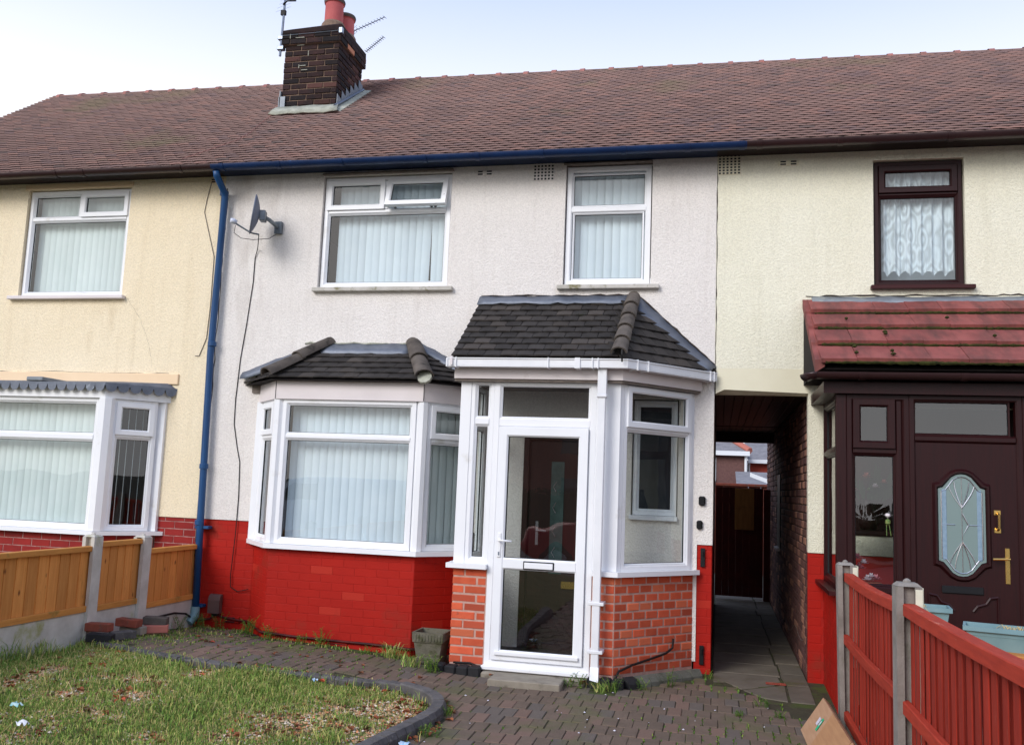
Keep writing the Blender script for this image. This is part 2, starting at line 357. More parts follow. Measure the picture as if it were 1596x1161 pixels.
mat('mahogany_gloss', L(52, 42, 34), L(40, 31, 25), 4, .42, spec=.2, stretch=(8, .3, 8), bump=[(5, .06, .004)])
glassmat('glass', (.95, .985, .99), 2.0)
glassmat('glass_clear', (.90, .94, .93), 2.15, wob=.004)
glassmat('glass_obscure', (.28, .38, .37), 1.6, .2, .7)
mat('blind', L(224, 234, 239), L(214, 226, 233), 3, .8, rnd=.035)
mat('blind_green', L(226, 234, 231), L(216, 227, 223), 3, .8, rnd=.04)
mat('lace', L(226, 236, 240), L(214, 226, 232), 3, .9)
mat('tile_red', L(152, 124, 118), L(135, 109, 105), 2, .52, spec=.55, bump=[(120, .5, .003)], rnd=.06, rc=[(L(160, 125, 117), .08, .25), (L(130, 109, 110), .42, .54), (L(110, 98, 98), .7, .72)], c3=L(136, 122, 102), c3s=.55, c3t=.60)
mat('ridge_red', L(170, 112, 102), L(138, 96, 92), 5, .85, bump=[(80, .5, .003)], rnd=.15, c3=L(96, 78, 72), c3s=4, c3t=.6)
mat('ridge_mortar', L(120, 108, 102), L(88, 80, 78), 8, .95, bump=[(60, .6, .01)])
mat('felt', L(30, 24, 24), None, 1, .95)
mat('tile_dark', L(60, 56, 54), L(46, 43, 42), 8, .9, bump=[(110, .6, .003)], rnd=.25, rc=[(L(72, 66, 62), .1, .3)], c3=L(44, 46, 32), c3s=6, c3t=.64)
mat('hip_grey', L(104, 96, 89), L(72, 66, 62), 7, .92, bump=[(70, .6, .006)], rnd=.15, c3=L(52, 48, 44), c3s=7, c3t=.58)
mat('tile_pink', L(152, 86, 80), L(128, 68, 64), 5, .8, bump=[(140, .4, .002)], rnd=.1, c3=L(96, 62, 58), c3s=5, c3t=.42, c3w=.28, c3stretch=(1.5, .4, .4))
mat('moss', L(64, 66, 24), L(38, 40, 16), 20, .95, bump=[(80, .8, .01)])
mat('lead', L(118, 124, 136), L(90, 97, 110), 6, .5, metal=.3, spec=.5, bump=[(14, .25, .012)], c3=L(164, 172, 182), c3s=5, c3t=.66)
mat('lead_pale', L(152, 158, 165), L(124, 130, 137), 6, .55, metal=.3, bump=[(14, .25, .012)], c3=L(178, 180, 170), c3s=5, c3t=.6)
mat('mortar_pale', L(186, 186, 172), L(140, 142, 128), 9, .95, bump=[(40, .5, .01)])
mat('blue_paint', L(14, 46, 92), L(10, 36, 76), 5, .4, spec=.4, bump=[(40, .15, .002)], c3=L(64, 128, 190), c3s=16, c3t=.68)
mat('blue_pipe', L(26, 74, 122), L(22, 64, 110), 3, .42, spec=.4, bump=[(40, .15, .002)], c3=L(12, 44, 90), c3s=6, c3t=.66)
mat('blue_fascia', L(12, 34, 66), L(8, 24, 50), 5, .6)
mat('brown_gutter', L(52, 28, 30), L(42, 22, 24), 5, .38, spec=.5)
mat('brown_fascia', L(34, 18, 18), L(26, 14, 14), 5, .6)
mat('white_gutter', L(236, 237, 240), L(224, 226, 230), 4, .34, spec=.5, c3=L(190, 192, 192), c3s=7, c3t=.7)
mat('grey_timber', L(138, 128, 120), L(100, 92, 86), 9, .9, stretch=(2, 2, 14))
mat('sill_paint', L(206, 202, 196), L(176, 172, 162), 7, .75, c3=L(126, 120, 86), c3s=10, c3t=.56)
mat('sill_brown', L(58, 20, 22), None, 1, .35)
mat('terracotta', L(196, 104, 102), L(180, 90, 90), 5, .8, rnd=.05, c3=L(150, 84, 82), c3s=6, c3t=.62)
mat('steel', L(150, 160, 176), L(110, 120, 136), 9, .4, metal=.7)
mat('galv', L(140, 148, 156), L(100, 108, 116), 9, .5, metal=.6)
mat('dish_grey', L(118, 124, 140), L(104, 110, 126), 4, .45)
mat('lnb', L(206, 212, 226), None, 1, .4)
mat('black_plastic', L(24, 25, 28), None, 1, .45)
mat('cable_black', L(26, 22, 22), None, 1, .6)
mat('cable_red', L(96, 22, 18), L(40, 22, 22), 6, .6)
mat('meter_grey', L(106, 82, 76), L(92, 72, 68), 5, .6)
mat('concrete', L(150, 144, 138), L(122, 116, 110), 8, .95, bump=[(90, .6, .004)], c3=L(104, 104, 84), c3s=3, c3t=.6, c3stretch=(2, 2, .6))
mat('concrete_pale', L(202, 198, 190), L(178, 173, 164), 7, .95, bump=[(90, .5, .003)], c3=L(150, 150, 96), c3s=2.4, c3t=.6)
mat('cream_paint', L(222, 220, 200), L(200, 196, 176), 9, .85, bump=[(60, .4, .003)])
mat('fence_wood', L(214, 146, 78), L(196, 126, 62), 5, .8, stretch=(9, 9, .7), bump=[(50, .3, .002)], rnd=.16, c3=L(150, 98, 52), c3s=5, c3t=.62, c3stretch=(5, 5, .8), knots=(L(112, 62, 30), (1, 8, 4.5), .13))
mat('fence_rail', L(208, 144, 72), L(184, 122, 60), 5, .8, stretch=(6, .8, 9), bump=[(50, .3, .002)], rnd=.1, c3=L(130, 110, 56), c3s=4, c3t=.6)
mat('fence_red', L(160, 46, 28), L(130, 35, 21), 6, .75, stretch=(10, 10, .8), bump=[(60, .35, .002)], rnd=.16, c3=L(192, 118, 96), c3s=9, c3t=.64, c3stretch=(4, 4, .5))
mat('fence_red_rail', L(178, 60, 38), L(152, 46, 29), 6, .72, stretch=(9, .9, 9), bump=[(60, .35, .002)], rnd=.1, c3=L(206, 132, 108), c3s=8, c3t=.62, c3stretch=(4, .5, 4))
mat('paver', L(114, 97, 84), L(98, 85, 73), 8, .92, bump=[(130, .6, .003), (12, .3, .006)], rnd=.07, rc=[(L(122, 98, 86), .1, .3), (L(97, 90, 84), .5, .66)], c3=L(98, 94, 68), c3s=1.3, c3t=.50)
mat('paver_joint', L(74, 70, 52), L(56, 52, 40), 14, .98, bump=[(70, .8, .006)], c3=L(70, 84, 36), c3s=3, c3t=.52)
mat('slab', L(112, 105, 93), L(94, 87, 77), 4, .92, bump=[(60, .5, .004)], rnd=.12, c3=L(90, 86, 60), c3s=2.2, c3t=.56)
mat('kerb', L(104, 100, 98), L(78, 76, 76), 9, .92, bump=[(90, .7, .004)], rnd=.12, c3=L(140, 134, 126), c3s=10, c3t=.62)
mat('edging_grey', L(108, 108, 99), L(80, 82, 74), 8, .93, bump=[(80, .6, .005)], rnd=.1, c3=L(66, 70, 56), c3s=6, c3t=.55)
mat('black_block', L(44, 44, 46), L(34, 34, 36), 9, .8, bump=[(90, .5, .003)], rnd=.15, c3=L(78, 80, 78), c3s=7, c3t=.64)
mat('stone_step', L(152, 144, 130), L(126, 118, 106), 8, .92, bump=[(70, .5, .004)], c3=L(96, 90, 76), c3s=4, c3t=.58)
mat('soil', L(104, 100, 56), L(84, 88, 44), 6, .98, bump=[(40, .9, .015)], c3=L(128, 106, 70), c3s=4, c3t=.56)
mat('earth', L(70, 66, 54), L(58, 56, 44), 1, .98)
mat('tarmac', L(74, 74, 76), L(64, 64, 66), 20, .92)
mat('grass', L(136, 162, 78), L(112, 144, 62), 2.0, .7, spec=.2, rnd=.3, rc=[(L(204, 186, 122), .0, .26), (L(152, 160, 82), .3, .48), (L(74, 106, 44), .6, .75)])
mat('gravel', L(196, 166, 130), L(168, 134, 100), 9, .9, rnd=.3, rc=[(L(226, 214, 198), .0, .2), (L(200, 128, 84), .3, .5), (L(150, 112, 88), .6, .7)])
mat('leaf_brown', L(150, 92, 58), L(116, 66, 44), 9, .8, rnd=.35, rc=[(L(176, 76, 54), .1, .3), (L(86, 58, 42), .5, .7)])
mat('leaf_green', L(86, 120, 40), L(64, 98, 34), 8, .6, rnd=.25, rc=[(L(130, 150, 60), .1, .3)])
mat('hedge', L(48, 64, 32), L(34, 48, 24), 2, .7, rnd=.3)
mat('gate_red', L(84, 22, 20), L(64, 18, 18), 4, .7, rnd=.1)
mat('bare_board', L(170, 124, 70), L(146, 100, 56), 4, .85, stretch=(6, 6, .8), c3=L(120, 80, 50), c3s=3)
mat('dark_door', L(48, 18, 16), L(38, 14, 14), 4, .45, stretch=(9, 9, .8))
mat('brass', L(214, 178, 96), None, 1, .25, metal=.9)
mat('gold', L(222, 184, 110), None, 1, .22, metal=.9)
mat('chrome', L(200, 200, 204), None, 1, .2, metal=.9)
mat('strip_glass', L(84, 104, 102), L(60, 78, 76), 9, .2, spec=.5)
mat('dark_floor', L(66, 54, 48), L(54, 46, 42), 6, .6)
mat('room', L(120, 112, 104), None, 1, .9)
mat('laminate', L(196, 158, 126), L(180, 140, 108), 5, .5, stretch=(8, .8, 8), spec=.4, coat=.1)
mat('laminate_b', L(188, 144, 104), L(172, 128, 92), 5, .5, stretch=(8, .8, 8), spec=.4)
mat('board_edge', L(150, 118, 88), L(120, 92, 70), 12, .8)
mat('sticker_green', L(40, 176, 120), L(60, 190, 140), 40, .5)
mat('bevel_glass', L(140, 162, 180), L(120, 144, 164), 30, .25)
mat('sticker_white', L(224, 222, 230), L(200, 196, 212), 40, .5)
mat('planter_blue', L(128, 160, 166), L(110, 144, 152), 5, .5)
mat('pot_stone', L(118, 114, 100), L(92, 88, 76), 8, .95, bump=[(60, .7, .006)], c3=L(78, 78, 56), c3s=6, c3t=.55)
mat('compost', L(44, 38, 32), L(30, 26, 22), 20, .98, bump=[(50, .9, .01)])
mat('straw', L(196, 176, 124), None, 1, .9, rnd=.2)
mat('far_brick', L(120, 88, 84), L(96, 70, 68), 14, .9, rnd=.1)
mat('far_brick_red', L(164, 74, 60), L(150, 62, 52), 14, .9)
mat('far_roof', L(140, 138, 140), L(116, 114, 118), 6, .9)
mat('far_hip', L(180, 110, 96), None, 1, .9)
mat('far_white', L(226, 230, 236), None, 1, .5)
mat('dark_glass', L(40, 48, 54), None, 1, .08, spec=.6)
mat('opp_wall', L(140, 96, 80), L(120, 82, 70), 5, .9)
mat('opp_roof', L(84, 66, 60), L(66, 54, 50), 5, .9)
mat('pink_flower', L(226, 150, 160), L(206, 116, 130), 30, .7, rnd=.2)
mat('white_flower', L(232, 226, 226), L(214, 190, 204), 30, .7, rnd=.1)
mat('orange_rose', L(206, 116, 100), L(182, 84, 76), 30, .7, rnd=.15)
mat('doll_green', L(64, 112, 60), L(140, 140, 80), 40, .7)
mat('litter_blue', L(120, 180, 220), L(226, 230, 236), 45, .4)
mat('litter_teal', L(40, 170, 170), L(225, 232, 230), 40, .4)
mat('litter_white', L(232, 232, 232), None, 1, .5)
mat('car_red', L(150, 18, 22), None, 1, .55)
mat('van_white', L(232, 234, 238), None, 1, .5)
mat('rubber', L(26, 26, 28), None, 1, .8)

# ------------------------------------------------------------------ ground, street
b = MB(); b.add([(-400, -400, -.35), (400, -400, -.35), (400, 400, -.35), (-400, 400, -.35)], [(0, 1, 2, 3)]); kind(b.build('ground', 'earth'), 'structure')
b = MB(); b.box(-60, 60, -20.5, -13.2, -.6, -.27); kind(b.build('road', 'tarmac'), 'structure')
for y0, y1 in ((-13.2, -11.2), (-22.5, -20.5)):
    b = MB(); b.box(-60, 60, y0, y1, -.6, -.17); kind(b.build('pavement', 'slab'), 'structure')
def sheet(name, x0, x1, y0, y1, step, m, dz, inside=None):
    b = MB(); nx = int((x1 - x0) / step); ny = int((y1 - y0) / step); vs = []
    for j in range(ny + 1):
        for i in range(nx + 1):
            x = x0 + (x1 - x0) * i / nx; y = y0 + (y1 - y0) * j / ny; vs.append((x, y, G(x, y) + (dz(x, y) if callable(dz) else dz)))
    fs = []
    for j in range(ny):
        for i in range(nx):
            if inside:
                x = x0 + (x1 - x0) * (i + .5) / nx; y = y0 + (y1 - y0) * (j + .5) / ny
                if not inside(x, y): continue
            fs.append((j * (nx + 1) + i, j * (nx + 1) + i + 1, (j + 1) * (nx + 1) + i + 1, (j + 1) * (nx + 1) + i))
    b.add(vs, fs); return b.build(name, m, smooth=True)
# the bed's kerb line, from the left fence round the curve to the street
KERB = [(-5.12, -1.72), (-4.75, -1.90), (-4.41, -2.01), (-3.97, -2.03), (-3.575, -1.947), (-3.205, -1.80), (-2.815, -1.69), (-2.51, -1.635), (-2.28, -1.66), (-2.10, -1.76), (-1.985, -1.90), (-1.93, -2.06), (-1.915, -2.26), (-1.94, -2.48), (-1.99, -2.77), (-2.045, -3.04), (-2.10, -3.4), (-2.16, -4.0), (-2.2, -5.0), (-2.25, -7.0), (-2.25, -10.9)]
def in_poly(x, y, P):
    c = False; n = len(P)
    for i in range(n):
        (x1, y1), (x2, y2) = P[i], P[(i + 1) % n]
        if (y1 > y) != (y2 > y) and x < (x2 - x1) * (y - y1) / (y2 - y1) + x1: c = not c
    return c
BED = [(-5.17, -10.9), (-5.17, -1.72)] + KERB
def in_bed(x, y): return in_poly(x, y, BED)
kind(sheet('driveway', -5.25, .98, -10.9, .02, .11, 'paver_joint', lambda x, y: -.0065 - (.12 if in_bed(x, y) else 0)), 'structure')
kind(sheet('neighbour_garden', -13, -5.24, -10.9, .0, .4, 'soil', .06), 'structure')
kind(sheet('neighbour_yard', .97, 7, -10.9, .0, .4, 'slab', -.02), 'structure')
kind(sheet('lawn', -5.2, -1.9, -10.9, -1.6, .055, 'soil', lambda x, y: -.035 + .018 * math.sin(x * 5.1 + y * 3) * math.sin(y * 4.3 - x), in_bed), 'structure')
DRIVE = bpy.data.objects['driveway']
# block pavers, long side running to the street
items = []
w, d = .1085, .217
ci = 0; y = -.10
def paved(x, y):
    if in_bed(x, y): return False
    if -2.36 < x < -.72 and y > -.83: return False
    if x > -.9 and y > -.1 - .75 * max(0, (-.1 - x)) / .65 - .07: return False       # porch splay
    if -4.7 < x < -2.2 and y > -.47 - 0: 
        if -4.2 < x < -2.7: return False
        if x < -4.2 and y > -(x + 4.62) * 1.1: return False
        if x > -2.7: return False
    if x > .02 and y > -.32 - .0: return False
    if x > .12 and y > -.25 - (x - .12) * 1.45: return False
    if x > .45 and y > -.78: return False
    if -5.15 > x: return False
    return True
row = 0
pm = MESHES['paver'] = MB().bbox(-w / 2 + .0018, w / 2 - .0018, -d / 2 + .0018, d / 2 - .0018, -.05, 0, .0045).mesh('paver')
while y > -7.2:
    x = -5.25 + (w / 2 if row % 2 else 0)
    while x < .93:
        if paved(x, y) and paved(x - .04, y) and paved(x + .05, y + .1) and paved(x, y - .1):
            jx, jy = R.uniform(-.002, .002), R.uniform(-.002, .002)
            sx = (G(x + .05, y) - G(x - .05, y)) / .1; sy = (G(x, y + .05) - G(x, y - .05)) / .1
            items.append((pm, Matrix.Translation((x + jx, y + jy, G(x, y) + R.uniform(-.004, .003))) @ Matrix.Rotation(math.atan(sy) + R.uniform(-.012, .012), 4, 'X') @ Matrix.Rotation(-math.atan(sx) + R.uniform(-.015, .015), 4, 'Y') @ Matrix.Rotation(R.uniform(-.012, .012), 4, 'Z')))
        x += w
    y -= d; row += 1
pieces('paver', items, 'paver', DRIVE, 300, 'paver_courses', key=lambda t: (0 if t[1].translation.x > -2.3 and t[1].translation.y > -3.1 else 1, t[1].translation.y * (1 if t[1].translation.y > -3.1 else -1)))
# passage path of flagstones
b = MB(); b.box(.0, .84, -.35, 10.5, -.2, -.012); b.box(.12, .84, -.8, -.35, -.2, -.03); PATH = kind(b.build('path', 'paver_joint'), 'structure')
def flag(poly, z=0):
    b = MB(); cx = sum(p[0] for p in poly) / len(poly); cy = sum(p[1] for p in poly) / len(poly); n = len(poly)
    t = [(p[0] + (cx - p[0]) * .018, p[1] + (cy - p[1]) * .018) for p in poly]; q = [(p[0] + (cx - p[0]) * .035, p[1] + (cy - p[1]) * .035) for p in poly]
    v = [(*p, z - .04 + G(*p)) for p in t] + [(*p, z - .005 + G(*p)) for p in t] + [(*p, z + G(*p)) for p in q]
    b.add(v, [(k * n + i, k * n + (i + 1) % n, (k + 1) * n + (i + 1) % n, (k + 1) * n + i) for k in (0, 1) for i in range(n)] + [tuple(range(2 * n, 3 * n))])
    return b.build('flagstone', 'slab', PATH)
flag([(.02, -.02), (.02, -.30), (.125, -.26), (.26, -.48), (.62, -.17), (.60, .0), (.60, .15), (.02, .15)])
flag([(.27, -.50), (.43, -.72), (.62, -.78), (.63, -.19)]); flag([(.645, -.2), (.64, -.78), (.83, -.79), (.835, -.2)]); flag([(.62, .15), (.635, -.18), (.835, -.18), (.835, .3), (.62, .3)])
y = .16; k = 0
while y < 8:
    l = R.uniform(.5, .75); xs = .6 + R.uniform(-.03, .03)
    flag([(.015, y), (xs, y), (xs, y + l), (.015, y + l)], R.uniform(-.004, .004)); flag([(xs + .01, y + .15), (.835, y + .15), (.835, y + l + .14), (xs + .01, y + l + .14)], R.uniform(-.004, .004)); y += l + .012
gr = thing('drain_cover', (.55, -.2, 0), 'small rusty slotted drain cover let into the flagstones at the passage mouth', 'drain cover')
b = MB(); b.ring(Matrix.Translation((0, 0, G(.55, -.2) + .009)) @ Matrix.Rotation(math.radians(-90), 4, 'X'), .47, .64, -.235, -.165, .012, .004, 0, .002); b.build('rim', 'far_brick_red', gr)
b = MB()
for i in range(8): b.box(.485 + i * .018, .493 + i * .018, -.225, -.175, G(.55, -.2), G(.55, -.2) + .006)
b.build('slot_bars', 'leaf_brown', gr)
# ------------------------------------------------------------------ the three houses of the terrace
XL, XM, XR0, XR1 = -10.15, -5.25, 0.0, 6.2
WT = 4.86                                                        # wall top
EY, EZ, RY, RZ = -.22, 4.895, 3.0, 7.275                          # eaves and ridge
MID = thing('terraced_house', (-2.6, 0, 0), 'white rendered terraced house with red painted base, blue gutter and white porch', 'house', 'houses of the terrace')
LEFT = thing('terraced_house', (-7.7, 0, 0), 'yellow-cream rendered terraced house left of the blue downpipe', 'house', 'houses of the terrace')
RIGHT = thing('terraced_house', (3.1, 0, 0), 'pale cream rendered terraced house with mahogany-brown porch on the right', 'house', 'houses of the terrace')
W1 = (-7.75, -6.43, 3.525, 4.76); W2 = (-4.08, -2.68, 3.595, 4.79); W3 = (-1.467, -.63, 3.60, 4.812); W4 = (1.43, 2.187, 3.565, 4.742)
g = .012
def op(w): return (w[0] - g, w[1] + g, w[2] - g, w[3] + g)
PL = 1.145                                                       # top of the painted base
b = MB(); holed(b, None, XM, XR0, PL, WT + .1, [op(W2), op(W3), (-4.55, -2.36, PL, 2.36), (-1.80, -.93, PL, 2.12), (-.757, -.323, 1.378, 2.482)])
b.add([(XM, 0, PL), (-4.62, 0, PL), (-4.62, .03, PL), (XM, .03, PL)], [(0, 1, 2, 3)]); b.add([(-.14, 0, PL), (0, 0, PL), (0, .03, PL), (-.14, .03, PL)], [(0, 1, 2, 3)])
b.add([(0, 0, PL), (0, 5.6, PL), (0, 5.6, WT), (0, 0, WT)], [(0, 1, 2, 3)])
b.add([(-2.2, 0, .1), (-1.80, 0, .1), (-1.80, 0, PL), (-2.2, 0, PL)], [(0, 1, 2, 3)]); b.add([(-.93, 0, .1), (-.14, 0, .1), (-.14, 0, PL), (-.93, 0, PL)], [(0, 1, 2, 3)])
b.build('wall', 'render_white', MID)
b = MB(); holed(b, None, XL, XM, PL, WT + .1, [op(W1), (-8.35, -5.81, PL, 2.34)]); b.add([(-5.8, 0, PL), (XM, 0, PL), (XM, .03, PL), (-5.8, .03, PL)], [(0, 1, 2, 3)])
b.add([(XL, 0, -.3), (XL, 5.6, -.3), (XL, 5.6, WT), (XL, RY, RZ - .02), (XL, 0, WT)], [(4, 3, 2, 1, 0)])
b.build('wall', 'render_yellow', LEFT)
b = MB(); holed(b, None, XR0, XR1, PL - .02, WT + .1, [op(W4), (XR0, .84, PL - .02, 2.785)]); b.add([(.84, 0, PL - .02), (1.0, 0, PL - .02), (1.0, .03, PL - .02), (.84, .03, PL - .02)], [(0, 1, 2, 3)])
b.add([(XR1, 0, -.3), (XR1, 5.6, -.3), (XR1, 5.6, WT), (XR1, RY, RZ - .22), (XR1, 0, WT)], [(0, 1, 2, 3, 4)])
b.build('wall', 'render_cream', RIGHT)
for H, x0, x1 in ((LEFT, XL, XM), (MID, XM, XR0), (RIGHT, .84, XR1)):           # rear walls, party walls
    b = MB(); b.add([(x0, 5.6, -.3), (x1, 5.6, -.3), (x1, 5.6, WT), (x0, 5.6, WT)], [(3, 2, 1, 0)])
    b.add([(x0 + .02, .03, -.3), (x0 + .02, 5.6, -.3), (x0 + .02, 5.6, WT), (x0 + .02, .03, WT)], [(0, 1, 2, 3)])
    b.add([(x0, .3, 2.5), (x1, .3, 2.5), (x1, 5.6, 2.5), (x0, 5.6, 2.5)], [(0, 1, 2, 3)])
    b.build('inner_wall', 'room', H)
b = MB(); b.add([(0, 5.6, 2.55), (.84, 5.6, 2.55), (.84, 5.6, WT), (0, 5.6, WT)], [(3, 2, 1, 0)]); b.build('rear_wall', 'render_cream', RIGHT)
b = MB()
b.add([(-.006, .005, -.3), (-.006, 5.6, -.3), (-.006, 5.6, PL), (-.006, .005, PL)], [(0, 1, 2, 3)]); b.build('passage_wall', 'red_paint_joint', MID)
# joint between the white and the cream render
b = MB(); b.tube([(.006 + R.uniform(-.004, .004), -.001, 2.6 + i * .075) for i in range(30)], [R.uniform(.002, .006) for i in range(30)], 5); b.build('render_joint', 'mortar_black', RIGHT)
b = MB(); b.tube([(XM + .03 + R.uniform(-.01, .01), -.001, 1.2 + i * .09) for i in range(40)], [R.uniform(.001, .008) for i in range(40)], 5); b.build('render_joint', 'mortar_black', MID)
# cracks in the yellow render
def crack(pts, H, r=.0025):
    P = []
    for (a, c) in zip(pts, pts[1:]):
        for i in range(6): t = i / 6; P.append((a[0] + (c[0] - a[0]) * t + R.uniform(-.008, .008), -.0005, a[1] + (c[1] - a[1]) * t + R.uniform(-.008, .008)))
    MB().tube(P, [R.uniform(.4, 1) * r for _ in P], 4).build('crack', 'grey_timber', H)
crack([(2.2, 3.53), (2.32, 3.50), (2.27, 3.46)], RIGHT, .0015)
crack([(-6.35, 3.5), (-6.15, 3.25), (-6.02, 2.98), (-5.95, 2.68)], LEFT, .0013)
# --- painted brick base
def base_wall(P, Q, z0, z1, m, mj, H, first=0, proud=.004, nm='base_wall', row=.075, out=None, y_back=.011):
    F, l = seg(P, Q); b = MB(); b.box(0, l, 0, .07, z0 - .15, z1, F @ Matrix.Translation((0, 0.006, 0)))
    o = b.build(nm, mj, H)
    bricks(F, l, z0, z1, m, o, proud=(-.0035 if m == 'red_paint' else -.002), first=first, j=.0045 if m == 'red_paint' else .009, jit=.0005, row=row, ch=.002)
    return o
base_wall((XM, .008), (-4.60, .008), .04, PL - .002, 'red_paint', 'red_paint_joint', MID)
base_wall((-.155, .008), (-.001, .008), -.03, PL - .002, 'red_paint', 'red_paint_joint', MID)
F, l = seg((-.001, .0), (-.001, .35)); 
bA, bB, bC, bD = (-4.60, 0), (-4.20, -.45), (-2.71, -.45), (-2.30, 0)
for k, (P, Q) in enumerate(((bA, bB), (bB, bC), (bC, bD))): base_wall(P, Q, .03 if k else .05, .925, 'red_paint', 'red_paint_joint', MID, k, nm='bay_base')
base_wall((-5.76, .008), (XM, .008), .05, PL - .002, 'red_left', 'white_joint', LEFT, 1)
lA, lB, lC, lD = (-8.39, 0), (-8.0, -.45), (-6.15, -.45), (-5.76, 0)
for k, (P, Q) in enumerate(((lB, lC), (lC, lD))): base_wall(P, Q, .05, .945, 'red_left', 'white_joint', LEFT, k, nm='bay_base')
MB().prism([lA, lB, (-8.0, .1)], -.1, 2.4).build('bay_side', 'render_yellow', LEFT)
base_wall((.84, .008), (.975, .008), -.04, PL - .022, 'red_paint', 'red_paint_joint', RIGHT)
# --- windows
def window(H, F, u0, u1, v0, v1, cells, bars, fm='upvc', sm='upvc_sash', w=.05, yb=.10, yf=.035, name='window', gm='glass', seal='gasket', bead=.014):
    """frame mesh = the window; each light gets a pane, openers also a sash"""
    b = MB(); b.ring(F, u0, u1, v0, v1, w, yb, yf, .012)
    for (a0, a1, c0, c1, vert) in bars: b.bar(F, a0, a1, c0, c1, yb, yf + .001, .012, vert)
    win = b.build(name, fm, H)
    for (a0, a1, c0, c1, sash, tilt) in cells:
        T = F
        y0 = yf + .028
        if sash:
            if tilt:
                T = F @ Matrix.Translation((0, yf - .01, c1)) @ Matrix.Rotation(math.radians(-tilt), 4, 'X') @ Matrix.Translation((0, -(yf - .01), -c1))
            s = MB(); e = .014; s.ring(T, a0 - e, a1 + e, c0 - e, c1 + e, .058, yf + .03, yf - .018, .012); s.build('sash', sm, win)
            a0 += .044; a1 -= .044; c0 += .044; c1 -= .044; y0 = yf + .006
        else:
            s = MB(); s.ring(T, a0, a1, c0, c1, bead, yf + .05, yf + .014, .010); s.build('glazing_bead', sm, win); a0 += bead; a1 -= bead; c0 += bead; c1 -= bead
        s = MB(); s.ring(T, a0, a1, c0, c1, .004, y0 + .012, y0 - .001, .001); s.build('seal', seal, win)
        s = MB(); s.add([(a0, y0 + .006, c0), (a1, y0 + .006, c0), (a1, y0 + .006, c1), (a0, y0 + .006, c1)], [(0, 1, 2, 3)], T); s.build('pane', gm, win)
    return win
def light(x0, x1, z0, z1, sash=False, tilt=0): return (x0, x1, z0, z1, sash, tilt)
# upper left
w = W1; t0, t1 = 4.405, 4.455; mx_ = -7.08
win = window(LEFT, ID, *w, [light(w[0] + .05, w[1] - .05, w[2] + .05, t0), light(w[0] + .05, mx_ - .025, t1, w[3] - .05), light(mx_ + .03, w[1] - .045, t1 + .005, w[3] - .045, True)],
      [(w[0] + .05, w[1] - .05, t0, t1, False), (mx_ - .025, mx_ + .025, t1, w[3] - .05, True)])
MB().bbox(-7.86, -6.37, -.06, .1, 3.485, 3.525, .005).build('sill', 'upvc_dull', win)
MB().box(-7.80, -6.40, -.012, .03, 4.775, 4.83).build('lintel_band', 'smooth_yellow', LEFT)
# upper middle
w = W2; t0, t1 = 4.395, 4.445; mx_ = -3.39
win = window(MID, ID, *w, [light(w[0] + .05, w[1] - .05, w[2] + .05, t0), light(w[0] + .045, mx_ - .03, t1 + .005, w[3] - .045, True), light(mx_ + .03, w[1] - .045, t1 + .005, w[3] - .045, True, 17)],
      [(w[0] + .05, w[1] - .05, t0, t1, False), (mx_ - .025, mx_ + .025, t1, w[3] - .05, True)])
for xx in (-3.30, -2.90, -2.86): MB().box(xx, xx + .022, .01, .05, 4.447, 4.472).build('catch', 'black_plastic', win)
MB().tube([(-2.735, .04, 4.66), (-2.735, -.04, 4.55), (-2.735, .02, 4.46)], .006, 6).build('stay', 'black_plastic', win)
MB().bbox(-4.13, -2.60, -.055, .1, 3.545, 3.590, .006).build('sill', 'sill_paint', win)
MB().bbox(-4.10, -2.65, -.035, .06, 4.808, 4.828, .004).build('drip_strip', 'grey_timber', win)
# small upper middle
w = W3; t0, t1 = 4.34, 4.40
win = window(MID, ID, *w, [light(w[0] + .065, w[1] - .065, w[2] + .055, t0, False), light(w[0] + .05, w[1] - .05, t1, w[3] - .07)], [(w[0] + .05, w[1] - .05, t0, t1, False)], w=.055, bead=.018)
MB().bbox(-1.53, -.53, -.055, .1, 3.548, 3.592, .006).build('sill', 'sill_paint', win)
MB().bbox(-1.50, -.62, -.03, .06, 4.822, 4.838, .003).build('drip_strip', 'grey_timber', win)
# upper right, brown
w = W4; t0, t1 = 4.415, 4.45
win = window(RIGHT, ID, *w, [light(w[0] + .045, w[1] - .045, w[2] + .045, t0), light(w[0] + .055, w[1] - .055, t1 + .01, w[3] - .055, True)], [(w[0] + .045, w[1] - .045, t0, t1, False)], 'mahogany', 'mahogany', w=.045)
MB().bbox(1.385, 2.265, -.06, .1, 3.522, 3.560, .005).build('sill', 'sill_brown', win)
# air vents in the upper wall
def vent(H, x, z, w, h, m, grid):
    o = MB().bbox(x - w / 2, x + w / 2, -.008, .04, z - h / 2, z + h / 2, .004).build('air_vent', m, H)
    b = MB(); nx, nz = grid
    for i in range(nx):
        for j in range(nz):
            cx = x - w / 2 + (i + .5) * w / nx; cz = z - h / 2 + (j + .5) * h / nz; a = min(w / nx * .27, .2); c = h / nz * .27
            b.box(cx - a, cx + a, -.0095, -.002, cz - c, cz + c)
    b.build('vent_hole', 'gasket', o)
vent(MID, -1.706, 4.772, .215, .20, 'render_white', (6, 6)); vent(RIGHT, .115, 4.765, .215, .20, 'smooth_cream', (6, 7))
vent(MID, -2.322, 4.775, .19, .055, 'render_white', (2, 2)); vent(RIGHT, .66, 4.76, .19, .05, 'smooth_cream', (2, 2)); vent(LEFT, -5.36, 4.80, .16, .05, 'smooth_yellow', (2, 2))
vent(MID, -4.80, .145, .20, .06, 'red_paint', (1, 3))
